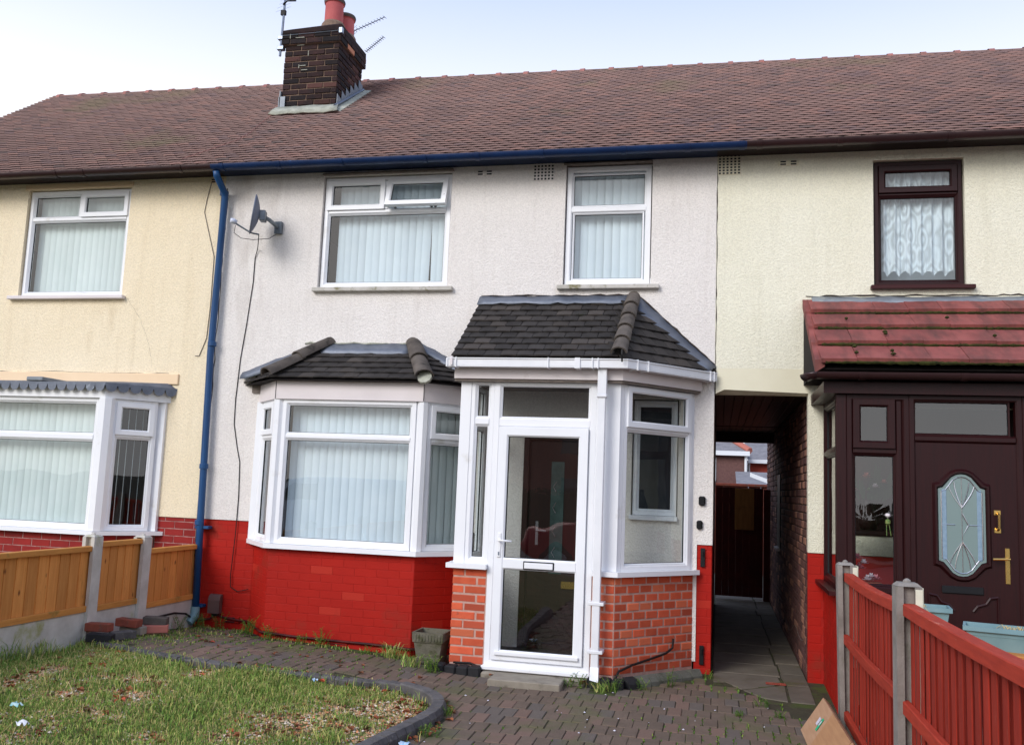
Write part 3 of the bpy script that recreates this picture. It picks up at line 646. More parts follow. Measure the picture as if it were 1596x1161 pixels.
F, l = seg(bB, bC); o = MB().bbox(.66, .87, -.008, .05, .04, .11, .004, F).build('air_brick', 'red_paint', MID)
b = MB()
for i in range(3): b.box(.67, .86, -.0095, 0, .048 + i * .021, .058 + i * .021, F)
b.build('slot', 'cable_red', o)
# --- bay window of the middle house
b = MB(); z0, z1 = .97, 2.375
BAY = None
def corner_post(P, m, H, r=.05, z0=z0, z1=z1): return MB().prism([(P[0] + r * math.cos(a), P[1] + r * math.sin(a)) for a in [math.radians(q) for q in (22.5, 67.5, 112.5, 157.5, 202.5, 247.5, 292.5, 337.5)]], z0, z1).build('bay_post', m, H)
def bay_face(H, P, Q, z0, z1, t, sash_top, blind=None, m=.055, yf=-.02):
    F, l = seg(P, Q); t0, t1 = t
    cells = [light(m + .05, l - m - .05, z0 + .05, t0)]
    cells.append(light(m + .045, l - m - .045, t1 + .005, z1 - .045, True) if sash_top else light(m + .05, l - m - .05, t1, z1 - .05))
    return window(H, F, m, l - m, z0, z1, cells, [(m + .05, l - m - .05, t0, t1, False)], name='bay_window', yb=.05, yf=yf)
F1 = bay_face(MID, bA, bB, z0, z1, (1.985, 2.035), True); F2 = bay_face(MID, bB, bC, z0, z1, (1.985, 2.035), False); F3 = bay_face(MID, bC, bD, z0, z1, (1.985, 2.035), True)
for P in (bB, bC): corner_post((P[0] * 1.0, P[1] + .02), 'upvc', MID, .058)
MB().box(-4.66, -4.56, -.03, .04, z0, z1).build('bay_post', 'upvc', MID)
def offset_poly(pts, d):                                        # bay outline grown outwards by d (ends stay on the wall)
    out = []
    for i, p in enumerate(pts):
        n = Vector((0, 0))
        for j in (i - 1, i):
            if 0 <= j < len(pts) - 1:
                e = Vector((pts[j + 1][0] - pts[j][0], pts[j + 1][1] - pts[j][1])).normalized(); n += Vector((e.y, -e.x))
        e1 = None
        if 0 < i < len(pts) - 1:
            n.normalize(); e = Vector((pts[i][0] - pts[i - 1][0], pts[i][1] - pts[i - 1][1])).normalized(); c = n.dot(Vector((e.y, -e.x))); out.append((p[0] + n.x * d / c, p[1] + n.y * d / c))
        else:
            e = Vector((pts[1][0] - pts[0][0], pts[1][1] - pts[0][1])) if i == 0 else Vector((pts[-1][0] - pts[-2][0], pts[-1][1] - pts[-2][1])); e.normalize(); nn = Vector((e.y, -e.x))
            # slide along the wall line
            s = d / abs(nn.x) if abs(nn.x) > .2 else 0; out.append((p[0] + (s if nn.x > 0 else -s), p[1]))
    return out
bay = [bA, bB, bC, bD]
def slab_from(pts, back, z0, z1): return MB().prism(pts + [(pts[-1][0], back), (pts[0][0], back)], z0, z1)
slab_from(offset_poly(bay, .065), .06, .925, .968).build('bay_sill', 'upvc', MID)
slab_from(offset_poly(bay, .045), .05, 2.372, 2.555).build('bay_fascia', 'upvc_dull', MID)
b = MB()
for P in (offset_poly(bay, .047)[1], offset_poly(bay, .047)[2]): b.box(P[0] - .0025, P[0] + .0025, P[1] - .002, P[1] + .02, 2.375, 2.553)
b.build('fascia_seam', 'gasket', MID)
# bay roof: three slopes, half round hip tiles, lead at the wall
e = offset_poly(bay, .12); eA, eB, eC, eD = e; zE = 2.562; T1 = (-3.93, 0, 2.965); T2 = (-2.985, 0, 2.965)
eA = (-4.84, 0)
b = MB(); zr = zE - .012
V = [(eA[0], 0, zr), (eB[0], eB[1], zr), (eC[0], eC[1], zr), (eD[0], 0, zr), (T1[0], .03, T1[2] - .03), (T2[0], .03, T2[2] - .03)]
b.add(V, [(1, 2, 5, 4), (0, 1, 4), (2, 3, 5), (3, 2, 1, 0)]); ROOFB = b.build('bay_roof', 'felt', MID)
def slope(P, Q, T, m, parent, w, gauge, trim=None, **kw):
    """tiled slope: eave P->Q, apex edge between trim lines; T a point on the slope"""
    P, Q, T = Vector(P), Vector(Q), Vector(T); eu = (Q - P).normalized(); v = T - P; es = (v - eu * v.dot(eu)); S = es.length; es.normalize(); n = eu.cross(es)
    return tiles(P, eu, es, n, kw.pop('S', S), trim, m, parent, w, gauge, **kw), (P, eu, es, n, S)
def lerp_range(l, a, c, S):                                     # left edge from 0 to a, right edge from l to c over the slope
    return lambda s: (a * s / S, l + (c - l) * s / S)
P, Q = Vector((*eB, zE)), Vector((*eC, zE)); S_ = math.hypot(eB[1], T1[2] - zE); l = (Q - P).length
slope(P, Q, (T1[0], 0, T1[2]), 'tile_dark', ROOFB, .152, .108, lerp_range(l, T1[0] - eB[0], T2[0] - eB[0], S_), nm='roof_tile', S=S_ * .80)
P, Q = Vector((eA[0], 0, zE)), Vector((*eB, zE)); T = Vector(T1); eu = (Q - P).normalized(); a = (T - P).dot(eu); S_ = ((T - P) - eu * a).length; l = (Q - P).length
slope(P, Q, T1, 'tile_dark', ROOFB, .152, .108, lerp_range(l, a, a, S_), S=S_ * .92)
P, Q = Vector((*eC, zE)), Vector((eD[0], 0, zE)); T = Vector(T2); eu = (Q - P).normalized(); a = (T - P).dot(eu); S_ = ((T - P) - eu * a).length; l = (Q - P).length
slope(P, Q, T2, 'tile_dark', ROOFB, .152, .108, lerp_range(l, a, a, S_), S=S_ * .92)
def hip_tiles(A, B, parent, n, r0=.085, m='hip_grey', nm='hip_tile', lap=.05, up=None):
    A, B = Vector(A), Vector(B); d = (B - A); ln = d.length / n; d.normalize()
    side = d.cross(Vector((0, 0, 1))).normalized(); nn = side.cross(d).normalized()
    for k in range(n):
        a = A + d * (k * ln); e = A + d * ((k + 1) * ln + lap); rings = []
        for (p, r, zz) in ((a, r0 * 1.06, .014), (e, r0 * .90, -.004)):
            o = [p + side * (r * math.cos(q)) + nn * (r * math.sin(q) * .85 + zz) for q in [math.radians(180 - x * 22.5) for x in range(9)]]
            i = [p + side * ((r - .015) * math.cos(q)) + nn * ((r - .015) * math.sin(q) * .85 + zz) for q in [math.radians(x * 22.5) for x in range(9)]]
            rings.append([tuple(v) for v in o + i])
        smooth_angle(MB().loft(rings).build(nm, m, parent), 40)
hip_tiles((eB[0] - .02, eB[1] - .03, zE + .02), (T1[0], 0.0, T1[2] + .03), ROOFB, 2, .088)
hip_tiles((eC[0] + .0, eC[1] - .03, zE + .02), (T2[0], 0.0, T2[2] + .03), ROOFB, 2, .088)
MB().lathe([(0.001, 0), (.07, 0), (.07, .03), (0.001, .035)], (0, 0, 0), 10, Matrix.Translation((eC[0], eC[1] - .005, zE + .02)) @ Matrix.Rotation(math.radians(60), 4, 'X')).build('hip_mortar', 'mortar_pale', ROOFB)
def lead_strip(pts, parent, m='lead', name='lead_flashing', t=.004):
    """pts = list of (top point, bottom point); a wavy dressed lead sheet"""
    a = [Vector(p) for p, q in pts]; c = [Vector(q) for p, q in pts]; P = []; Q = []; N = []
    for i in range(len(pts) - 1):
        k = max(2, int((a[i + 1] - a[i]).length / .08))
        for j in range(k + (i == len(pts) - 2)):
            t_ = j / k; P.append(a[i].lerp(a[i + 1], t_) + Vector((0, 0, R.uniform(-.006, .006)))); Q.append(c[i].lerp(c[i + 1], t_) + Vector((0, R.uniform(-.004, .004), R.uniform(-.010, .010))))
    vs = []; n = len(P)
    for p, q in zip(P, Q):
        mid = p.lerp(q, .5) + Vector((0, -.006 + R.uniform(-.004, .004), R.uniform(-.003, .005))); vs += [tuple(p), tuple(mid), tuple(q)]
    fs = [(i * 3 + r, i * 3 + r + 1, i * 3 + r + 4, i * 3 + r + 3) for i in range(n - 1) for r in (0, 1)]
    o = MB().add(vs, fs).build(name, m, parent, True); s = o.modifiers.new('solid', 'SOLIDIFY'); s.thickness = t; s.offset = 0; return o
lead_strip([((-4.16, -.006, 2.975), (-4.02, -.03, 2.95)), ((-3.98, -.006, 3.0), (-3.92, -.16, 2.875)), ((-2.98, -.006, 3.0), (-3.0, -.16, 2.875))], ROOFB)
lead_strip([((-4.875, -.004, 2.685), (-4.87, -.06, 2.605)), ((-4.5, -.004, 2.83), (-4.46, -.09, 2.70)), ((-4.0, -.004, 3.01), (-4.02, -.09, 2.93))], ROOFB)
lead_strip([((-2.93, -.004, 3.02), (-2.93, -.07, 2.94)), ((-2.6, -.004, 2.86), (-2.6, -.08, 2.76)), ((-2.28, -.004, 2.70), (-2.3, -.09, 2.60))], ROOFB)
MB().tube([(-4.18 + i * .06, -.004, 3.0 + R.uniform(-.008, .012)) for i in range(21)], [R.uniform(.006, .016) for _ in range(21)], 6).build('pointing', 'mortar_pale', ROOFB)
b = MB(); b.box(-4.74, -4.62, -.02, .0, 2.47, 2.56); b.build('soffit_end', 'grey_timber', MID)
# --- bay window of the left house
z0, z1 = .99, 2.345
G1 = bay_face(LEFT, lB, lC, z0, z1, (1.905, 1.97), False); G2 = bay_face(LEFT, lC, lD, z0, z1, (1.945, 1.985), True, m=.075)
corner_post((lC[0], lC[1] + .02), 'upvc', LEFT, .085, z0, z1); corner_post((lB[0], lB[1] + .02), 'upvc', LEFT, .06, z0, z1); MB().box(-5.83, -5.73, -.035, .03, z0, z1).build('bay_post', 'upvc', LEFT)
lbay = [lA, lB, lC, lD]
slab_from(offset_poly(lbay, .075), .05, .948, .988).build('bay_sill', 'upvc', LEFT)
slab_from(offset_poly(lbay, .05), .05, 2.346, 2.455).build('bay_fascia', 'upvc', LEFT)
MB().bbox(-9.0, -5.62, -.022, .02, 2.545, 2.662, .006).build('band', 'smooth_yellow', LEFT)
crack([(-8.2, 2.664), (-7.2, 2.668), (-6.4, 2.664), (-5.62, 2.668)], LEFT, .004)
o1 = offset_poly(lbay, .094); o2 = offset_poly(lbay, .10)
b = MB(); V = [(*p, 2.495 + R.uniform(-.006, .006)) for p in o2] + [(o2[0][0] + .25, -.01, 2.56), (o2[1][0] + .2, -.01, 2.565), (o2[2][0] - .2, -.01, 2.57), (o2[3][0] - .1, -.01, 2.555)]
b.add(V, [(0, 1, 5, 4), (1, 2, 6, 5), (2, 3, 7, 6)]); b.add([(*p, 2.50) for p in o2] + [(*p, 2.472) for p in offset_poly(lbay, .10)], [(1, 0, 4, 5), (2, 1, 5, 6), (3, 2, 6, 7)])
LR = b.build('bay_roof', 'lead', LEFT)
MB().bbox(-7.05, -6.85, -.56, -.1, 2.505, 2.548, .008).build('lead_patch', 'lead_pale', LR)
for (P, Q) in ((o1[1], o1[2]), (o1[2], o1[3])):                # scalloped lead apron
    F, l = seg(P, Q); n = max(3, round(l / .117)); s = l / n
    for i in range(n):
        pts = [(i * s + .004, 0), ((i + 1) * s - .004, 0)] + [((i + .5) * s + (s / 2 - .004) * math.cos(a), -.012 - .056 * math.sin(a)) for a in [math.radians(q) for q in (0, 30, 60, 90, 120, 150, 180)]]
        MB().prism(pts[::-1], -.002, -.009, F @ Matrix.Translation((0, 0, 2.476)) @ Matrix.Rotation(math.radians(90), 4, 'X') @ Matrix.Scale(-1, 4, (0, 0, 1))).build('lead_scallop', 'lead', LR)
# --- porch of the middle house
def poly_off(pts, d):
    out = []
    for i, p in enumerate(pts):
        ns = []
        for j in (i - 1, i):
            if 0 <= j < len(pts) - 1:
                e = Vector((pts[j + 1][0] - pts[j][0], pts[j + 1][1] - pts[j][1])).normalized(); ns.append(Vector((e.y, -e.x)))
        n = sum(ns, Vector((0, 0))).normalized(); c = n.dot(ns[0]); out.append((p[0] + n.x * d / c, p[1] + n.y * d / c))
    return out
def band(pts, d0, d1, z0, z1, e0=0, e1=0):                       # strip between two offsets of a line
    a = poly_off(pts, d0); c = poly_off(pts, d1)
    return MB().prism(c + a[::-1], z0, z1)
pA, pB, pC, pD = (-2.25, 0), (-2.25, -.75), (-.805, -.75), (-.165, 0)
ZS = .875
for k, (P, Q) in enumerate(((pA, pB), (pB, (-1.935, -.75)), ((-1.003, -.75), pC), (pC, pD))):
    F, l = seg(P, Q); PW = MB().box(0 if P != pB else .012, l - (.0 if Q != pB else .012), .0058, .11, -.15, ZS, F).build('porch_wall', 'mortar_pink', MID)
    bricks(F @ Matrix.Translation((0, .008, 0)), l, .05, ZS - .003, 'brick_orange', PW, first=k % 2, ln=.225 if k < 3 else .152, j=.0135)
sillF = [(pB[0] - .05, -.81), (-1.935, -.81), (-1.935, -.65), (pA[0] - .05, -.65)]
b = MB().prism(sillF, ZS, ZS + .042); b.prism([(-2.31, -.65), (-2.19, -.65), (-2.19, 0), (-2.31, 0)], ZS, ZS + .042)
b.build('porch_sill', 'upvc', MID)
band([(-1.003, -.75), pC, (-.155, .0)], -.1, .06, ZS, ZS + .042).build('porch_sill', 'upvc', MID)
ZF = ZS + .042; ZH = 2.56
# frames
F, l = seg(pA, pB)
window(MID, F, .0, l - .05, ZF, ZH, [light(.05, l - .1, ZF + .05, 2.14), light(.05, l - .1, 2.22, ZH - .05)], [(.05, l - .1, 2.14, 2.22, False)], name='porch_window', yb=.06, yf=0, gm='glass_clear')
F, l = seg(pB, (-1.935, -.75))
MB().bbox(0, .10, .0, .07, ZF, ZH, .004, F).build('porch_post', 'upvc', MID)
window(MID, F, .10, l, ZF, ZH, [light(.145, l - .045, ZF + .045, 2.145, False), light(.145, l - .045, 2.215, ZH - .04)], [(.145, l - .045, 2.145, 2.215, False)], w=.045, name='porch_window', yb=.065, yf=.006, gm='glass_clear')
# door frame, fanlight and door
FD, l = seg((-1.933, -.752), (-1.005, -.752))
d = window(MID, FD, 0, l, .05, ZH, [light(.06, l - .06, 2.215, ZH - .05)], [(.055, l - .055, 2.135, 2.215, False)], w=.06, name='porch_door_frame', yb=.07, yf=0, gm='glass_clear')
MB().bbox(-.012, l + .012, -.06, .06, .028, .062, .006, FD).build('threshold', 'upvc', d)
b = MB(); a0, a1, c0, c1 = .062, l - .062, .112, 2.133
b.ring(FD, a0, a1, c0, c1, .085, .05, -.022, .014); b.bar(FD, a0 + .08, a1 - .08, .885, .985, .05, -.021, .014)
DOOR = b.build('porch_door', 'upvc_sash', MID)
for (x0, x1, y0, y1) in ((a0 + .085, a1 - .085, c0 + .085, .885), (a0 + .085, a1 - .085, .985, c1 - .085)):
    MB().ring(FD, x0, x1, y0, y1, .004, .03, .004, .001).build('seal', 'gasket', DOOR)
    MB().add([(x0, .012, y0), (x1, .012, y0), (x1, .012, y1), (x0, .012, y1)], [(0, 1, 2, 3)], FD).build('pane', 'glass_clear', DOOR)
MB().bbox(a0 + .035, a1 - .03, -.045, -.022, .155, .19, .006, FD).build('weather_bar', 'upvc', DOOR)
b = MB(); b.bbox(.327, .60, -.030, -.018, .893, .965, .004, FD); o = b.build('letterbox', 'black_plastic', DOOR); MB().bbox(.337, .59, -.0345, -.028, .903, .955, .003, FD).build('flap', 'upvc', DOOR)
b = MB(); b.bbox(.086, .122, -.032, -.02, .985, 1.20, .006, FD); h = b.build('handle_plate', 'upvc', DOOR)
b = MB(); b.tube([FD @ Vector(q) for q in ((.104, -.03, 1.135), (.104, -.062, 1.135), (.12, -.07, 1.135), (.225, -.07, 1.13))], .009, 8); b.build('handle', 'upvc_sash', DOOR, True)
MB().bbox(.098, .111, -.036, -.03, 1.005, 1.035, .002, FD).build('keyhole', 'steel', DOOR)
# corner panel, splayed window
F, l = seg((-1.005, -.75), pC); MB().bbox(0, l + .012, -.004, .06, ZF, ZH, .004, F).build('porch_post', 'upvc', MID)
F, l = seg(pC, pD); MB().bbox(0.006, .06, -.002, .06, ZF, ZH, .004, F).build('porch_post', 'upvc', MID)
window(MID, F, .062, l - .05, ZF, ZH, [light(.112, l - .10, ZF + .05, 2.135), light(.107, l - .095, 2.18, ZH - .045, True)], [(.11, l - .10, 2.135, 2.175, False)], name='porch_window', yb=.065, yf=.0, gm='glass_clear')
MB().bbox(l - .05, l + .005, .012, .06, ZF, ZH, .004, F).build('porch_post', 'upvc_sash', MID)
# inside the porch
MB().prism([(-2.2, -.7), (-.87, -.7), (-.25, .0), (-.25, .3), (-2.2, .3)], -.1, .10).build('porch_floor', 'dark_floor', MID)
MB().prism([(-2.2, -.7), (-.85, -.7), (-.2, 0), (-2.2, 0)], 2.57, 2.59).build('porch_ceiling', 'upvc_dull', MID)
b = MB(); b.ring(ID, -1.80, -.93, .10, 2.12, .06, .06, -.012, .01); o = b.build('front_door_frame', 'dark_door', MID)
b = MB(); b.box(-1.742, -.988, .02, .06, .12, 2.06); FDR = b.build('front_door', 'dark_door', MID)
MB().box(-1.525, -1.40, .012, .03, .80, 1.86).build('glass_strip', 'strip_glass', FDR)
for zz in (1.0, 1.2, 1.42, 1.62):
    MB().tube([(-1.47, .008, zz + .05), (-1.50, .008, zz), (-1.47, .008, zz - .05)], .005, 5).build('leading', 'chrome', FDR)
MB().bbox(-1.40, -1.17, .004, .03, .665, .735, .004).build('letterbox', 'brass', FDR)
b = MB(); b.bbox(-1.665, -1.635, .006, .03, 1.06, 1.29, .004); b.tube([(-1.65, .0, 1.2), (-1.65, -.035, 1.2), (-1.55, -.04, 1.2)], .008, 6); b.build('handle', 'chrome', FDR)
window(MID, ID, -.745, -.335, 1.39, 2.47, [light(-.70, -.38, 1.435, 2.425)], [], name='hall_window', w=.045, gm='dark_glass')
MB().bbox(-.77, -.32, -.05, .05, 1.345, 1.388, .004).build('inner_sill', 'upvc', MID)
# fascia, gutter, downpipe
pline = [(-2.30, -.75), pC, (-.165, 0)]
MB().prism(poly_off(pline, .07) + [(-.165, .0), (-2.30, 0)], ZH, 2.705).build('porch_fascia', 'upvc_dull', MID)
MB().prism(poly_off(pline, .052) + [(-.165, .0), (-2.27, 0)], ZH - .022, ZH - .001).build('fascia_trim', 'grey_timber', MID)
gl = [(-2.345, -.75), pC, (-.11, .065)]
band(gl, .082, .175, 2.655, 2.665).build('porch_gutter', 'white_gutter', MID)
PG = bpy.data.objects['porch_gutter']
band(gl, .168, .176, 2.665, 2.728).build('gutter_front', 'white_gutter', PG); band(gl, .082, .09, 2.665, 2.728).build('gutter_back', 'white_gutter', PG)
band(gl, .164, .184, 2.724, 2.734).build('gutter_lip', 'white_gutter', PG)
MB().bbox(-2.352, -2.335, -.935, -.83, 2.65, 2.732, .003).build('gutter_end', 'white_gutter', PG)
gg = poly_off(gl, .1)
F, lg = seg((-2.345, -.75), pC)
for u in (.08, .92, 1.16, 1.31, 1.36): MB().bbox(u, u + (.012 if u != 1.16 else .05), -.188, -.08, 2.645, 2.74, .003, F).build('bracket', 'white_gutter', PG)
F, lg = seg(pC, (-.11, .065))
for u in (.03, .16, .97, 1.02): MB().bbox(u, u + .012, -.188, -.08, 2.645, 2.74, .003, F).build('bracket', 'white_gutter', PG)
xd = -.945
b = MB(); b.bbox(xd - .033, xd + .033, -.888, -.83, .13, 2.66, .006); PD = b.build('porch_downpipe', 'white_gutter', MID)
MB().bbox(xd - .045, xd + .045, -.9, -.82, 2.40, 2.43, .006).build('collar', 'white_gutter', PD); MB().bbox(xd - .039, xd + .039, -.894, -.824, 2.43, 2.655, .004).build('outlet', 'white_gutter', PD)
for zz in (.245, .64): MB().bbox(xd - .065, xd + .065, -.894, -.75, zz, zz + .028, .004).build('clip', 'white_gutter', PD)
MB().add([(xd - .036, -.89, .14), (xd + .036, -.89, .14), (xd + .036, -.825, .14), (xd - .036, -.825, .14), (xd - .03, -.95, .045), (xd + .042, -.95, .03), (xd + .042, -.89, .03), (xd - .03, -.89, .045)], [(0, 1, 5, 4), (1, 2, 6, 5), (2, 3, 7, 6), (3, 0, 4, 7), (4, 5, 6, 7)]).build('shoe', 'white_gutter', PD)
# porch roof
pz = 2.735; rA = Vector((-.80, -.93, pz)); rB = Vector((-.775, 0, 3.43)); rC = Vector((.005, .0, pz)); r0 = Vector((-2.305, -.93, pz)); rT = Vector((-2.305, 0, 3.43))
b = MB(); dz = Vector((0, 0, -.012)); b.add([tuple(p + dz) for p in (r0, rA, rB, rT, rC, Vector((-2.305, 0, pz)))], [(0, 1, 2, 3), (1, 4, 2), (0, 3, 5), (5, 4, 1, 0)]); PR = b.build('porch_roof', 'felt', MID)
S_ = (rT - r0).length
slope(r0, rA, rT, 'tile_dark', PR, .150, .116, lambda s: (0, (rA - r0).length + .025 * s / S_), S=S_ * .955)
eu = (rC - rA).normalized(); a = (rB - rA).dot(eu); S2 = ((rB - rA) - eu * a).length; l2 = (rC - rA).length
slope(rA, rC, rB, 'tile_dark', PR, .150, .116, lerp_range(l2, a, a, S2), S=S2 * .93)
hip_tiles(rA + Vector((0, -.03, .03)), rB + Vector((0, 0, .04)), PR, 5, .070, lap=.035)
MB().tube([rA + Vector((.03, -.05, .08)), rA + Vector((.03, -.06, .03)), rA + Vector((.03, -.03, -.03))], .008, 6).build('hip_iron', 'black_plastic', PR)
lead_strip([((-2.315, -.006, 3.485), (-2.315, -.11, 3.39)), ((-1.5, -.006, 3.487), (-1.5, -.115, 3.39)), ((-.82, -.006, 3.487), (-.82, -.115, 3.39))], PR)
lead_strip([((-.72, -.006, 3.48), (-.745, -.13, 3.33)), ((-.4, -.006, 3.18), (-.48, -.14, 3.01)), ((-.1, -.006, 2.90), (-.20, -.14, 2.775)), ((.015, -.006, 2.80), (-.06, -.13, 2.72))], PR)
b = MB(); b.tube([(-2.3 + i * .06, -.004, 3.492 + R.uniform(-.006, .006)) for i in range(26)], [R.uniform(.004, .010) for _ in range(26)], 5); b.build('pointing', 'mortar_black', PR)
b = MB(); b.tube([(-.72 + i * .045, -.004, 3.478 - i * .0415 + R.uniform(-.008, .008)) for i in range(17)], [R.uniform(.004, .012) for _ in range(17)], 5); b.build('pointing', 'mortar_black', PR)
MB().add([(-2.312, -.945, pz - .01), (-2.312, 0, 3.44), (-2.312, 0, 3.36), (-2.312, -.945, pz - .07), (-2.29, -.945, pz - .01), (-2.29, 0, 3.44), (-2.29, 0, 3.36), (-2.29, -.945, pz - .07)], [(0, 1, 2, 3), (7, 6, 5, 4), (0, 4, 5, 1), (1, 5, 6, 2), (2, 6, 7, 3), (3, 7, 4, 0)]).build('verge_board', 'upvc_dull', PR)
# --- main roof
def dzr(x, y): return -.0138 * (x + 4.0) * min(1, max(0, (y - EY) / (RY - EY)))      # the ridge falls a little to the right
es = Vector((0, RY - EY, RZ - EZ)).normalized(); SL = math.hypot(RY - EY, RZ - EZ); nrm = Vector((0, -es.z, es.y))
items = tiles((XL, EY - .03, EZ - .02), Vector((1, 0, 0)), es, nrm, SL, lambda s: (0, XR1 - XL), 'tile_red', None, .1465, .0885, collect=True, jit=.0012, t=.0145, lift=2.2, wob=.006)
hs = {'L': [], 'M': [], 'R': []}
for it in items:
    x = it[1].translation.x; it[1].translation.z += dzr(x, it[1].translation.y); hs['L' if x < XM else 'M' if x < XR0 else 'R'].append(it)
for key, H, x0, x1, vx in (('L', LEFT, XL, XM, lambda x: x > -8.3), ('M', MID, XM, XR0, lambda x: True), ('R', RIGHT, XR0, XR1, lambda x: x < 2.9)):
    b = MB(); o = nrm * -.012
    b.add([(x0, EY, EZ - .02), (x1, EY, EZ - .02), (x1, RY, RZ - .04 + dzr(x1, RY)), (x0, RY, RZ - .04 + dzr(x0, RY)), (x1, 5.95, 5.05), (x0, 5.95, 5.05)], [(0, 1, 2, 3), (3, 2, 4, 5)])
    rf = b.build('roof', 'felt', H)
    pieces('roof_tile', hs[key], 'tile_red', rf, 300, 'roof_tile_courses', key=lambda t: (0 if vx(t[1].translation.x) else 1, t[1].translation.y))
    # ridge
    n = 0; x = XL + .06 + math.ceil((x0 - XL - .06) / .392 - 1e-6) * .392
    while x < x1 - .05:
        rings = []
        for xx, r in ((x, .090), (x + .065, .093), (x + .066, .078), (x + .40, .078)):
            rings.append([(xx, RY + .03 + r * 1.15 * math.cos(q), RZ - .045 + dzr(xx, RY) + r * math.sin(q) + R.uniform(-.002, .002)) for q in [math.radians(190 - 20 * i) for i in range(11)]])
        smooth_angle(MB().loft(rings, False).build('ridge_tile', 'ridge_red', rf), 45); x += .392
    b = MB(); rings = [[(xb_, RY - .075 + R.uniform(-.004, .004), RZ - .075 + dzr(xb_, RY)), (xb_, RY - .06, RZ - .03 + dzr(xb_, RY)), (xb_, RY, RZ - .02 + dzr(xb_, RY))] for xb_ in [x0 + i * (x1 - x0) / 60 for i in range(61)]]; b.loft(rings, False); b.build('ridge_bedding', 'ridge_mortar', rf)
    # eaves
    bx0, bx1 = x0, x1
    fm = 'blue_fascia' if key == 'M' else 'brown_fascia'
    b = MB(); b.box(bx0, bx1, -.20, .02, 4.848, 4.862); b.box(bx0, bx1, -.216, -.2, 4.846, EZ - .03); b.build('eaves_board', fm, H)
def gutter(H, x0, x1, y, z, r, m, joints, along=None, brk=True):
    rings = []; pts = [math.radians(180 + 180 * i / 12) for i in range(13)]
    for x in (x0, x1): rings.append([(x, y + r * math.cos(q), z + r * math.sin(q)) for q in pts] + [(x, y + (r - .004) * math.cos(q), z + (r - .004) * math.sin(q)) for q in pts[::-1]])
    o = smooth_angle(MB().loft(rings).build('gutter', m, H), 50)
    for xj in joints:
        rr = []
        for x in (xj, xj + .05): rr.append([(x, y + (r + .006) * math.cos(q), z + (r + .006) * math.sin(q)) for q in pts] + [(x, y + r * math.cos(q), z + r * math.sin(q)) for q in pts[::-1]])
        smooth_angle(MB().loft(rr).build('gutter_joint', m, o), 50)
    return o
GY, GZ = -.285, 4.868
gutter(MID, XM, .27, GY, GZ, .058, 'blue_paint', [-5.15, -4.5, -3.8, -2.9, -2.35, -1.7, -.9, -.3, .2])
gutter(LEFT, XL, XM, GY, GZ, .058, 'brown_gutter', [-8.9, -7.2, -6.85, -5.65]); gutter(RIGHT, .27, XR1, GY, GZ, .058, 'brown_gutter', [.36, 1.07, 2.0, 3.0])
# blue downpipe at the party line
b = MB(); px = XM + .045; b.tube([(px, GY, 4.81), (px, GY + .02, 4.76), (px, -.10, 4.64), (px, -.075, 4.58), (px - .02, -.075, 2.9), (px + .02, -.075, 1.2), (px + .05, -.08, .22)], .036, 12); DP = b.build('downpipe', 'blue_pipe', MID, True)
for z in (4.60, 2.95, 1.66, 1.08): smooth_angle(MB().lathe([(.036, 0), (.046, .004), (.046, .05), (.036, .056)], (px - .01 + (.02 if z < 2 else 0), -.075, z), 14).build('collar', 'blue_pipe', DP))
for z in (.255, 1.045): MB().bbox(px - .04, px + .12, -.08, .0, z, z + .03, .004).build('bracket', 'blue_pipe', DP)
smooth_angle(MB().tube([(px + .05, -.08, .26), (px + .05, -.085, .17), (px + .03, -.15, .105)], [.045, .047, .043], 12).build('shoe', 'planter_blue', DP))
# --- chimney
CX0, CX1, CY0, CY1 = -5.50, -4.745, 1.55, 2.32
def zr_at(y, x=-5.1): return EZ + (y - EY) * (RZ - EZ) / (RY - EY) + dzr(x, y)
b = MB(); b.box(CX0 + .012, CX1 - .012, CY0 + .012, CY1 - .012, 5.9, 7.16); CH = b.build('chimney', 'mortar_dark', MID)
items = []
for k, (P, Q) in enumerate((((CX0, CY0), (CX1, CY0)), ((CX1, CY0), (CX1, CY1)), ((CX1, CY1), (CX0, CY1)), ((CX0, CY1), (CX0, CY0)))):
    F, l = seg(P, Q); bricks(F @ Matrix.Translation((0, .006, 0)), l, 6.175, 7.152, 'brick_chimney', CH, first=k, out=items, j=.011, jit=.004)
def hidden(t): p = t[1].translation; return p.z < zr_at(p.y) - .05
items = [t for t in items if not hidden(t)]
for k, (P, Q) in enumerate((((CX0 - .035, CY0 - .035), (CX1 + .035, CY0 - .035)), ((CX1 + .035, CY0 - .035), (CX1 + .035, CY1 + .035)), ((CX1 + .035, CY1 + .035), (CX0 - .035, CY1 + .035)), ((CX0 - .035, CY1 + .035), (CX0 - .035, CY0 - .035)))):
    F, l = seg(P, Q); bricks(F @ Matrix.Translation((0, .006, 0)), l, 7.152, 7.302, 'brick_chimney', CH, first=k + 1, out=items, j=.008, jit=.003)
pieces('brick', items, 'brick_chimney', CH, 300)
MB().box(CX0 - .022, CX1 + .022, CY0 - .022, CY1 + .022, 7.153, 7.303).build('oversail_core', 'mortar_dark', CH)
b = MB(); v = []
for (o, z, zr_) in ((.032, 7.304, 7.304), (.03, 7.345, 7.375), (-.05, 7.40, 7.43), (-.16, 7.44, 7.48)): v.append([(CX0 - o, CY0 - o, z), (CX1 + o, CY0 - o, zr_), (CX1 + o, CY1 + o, zr_), (CX0 - o, CY1 + o, z)])
b.loft(v); b.build('flaunching', 'brick_chimney', CH)
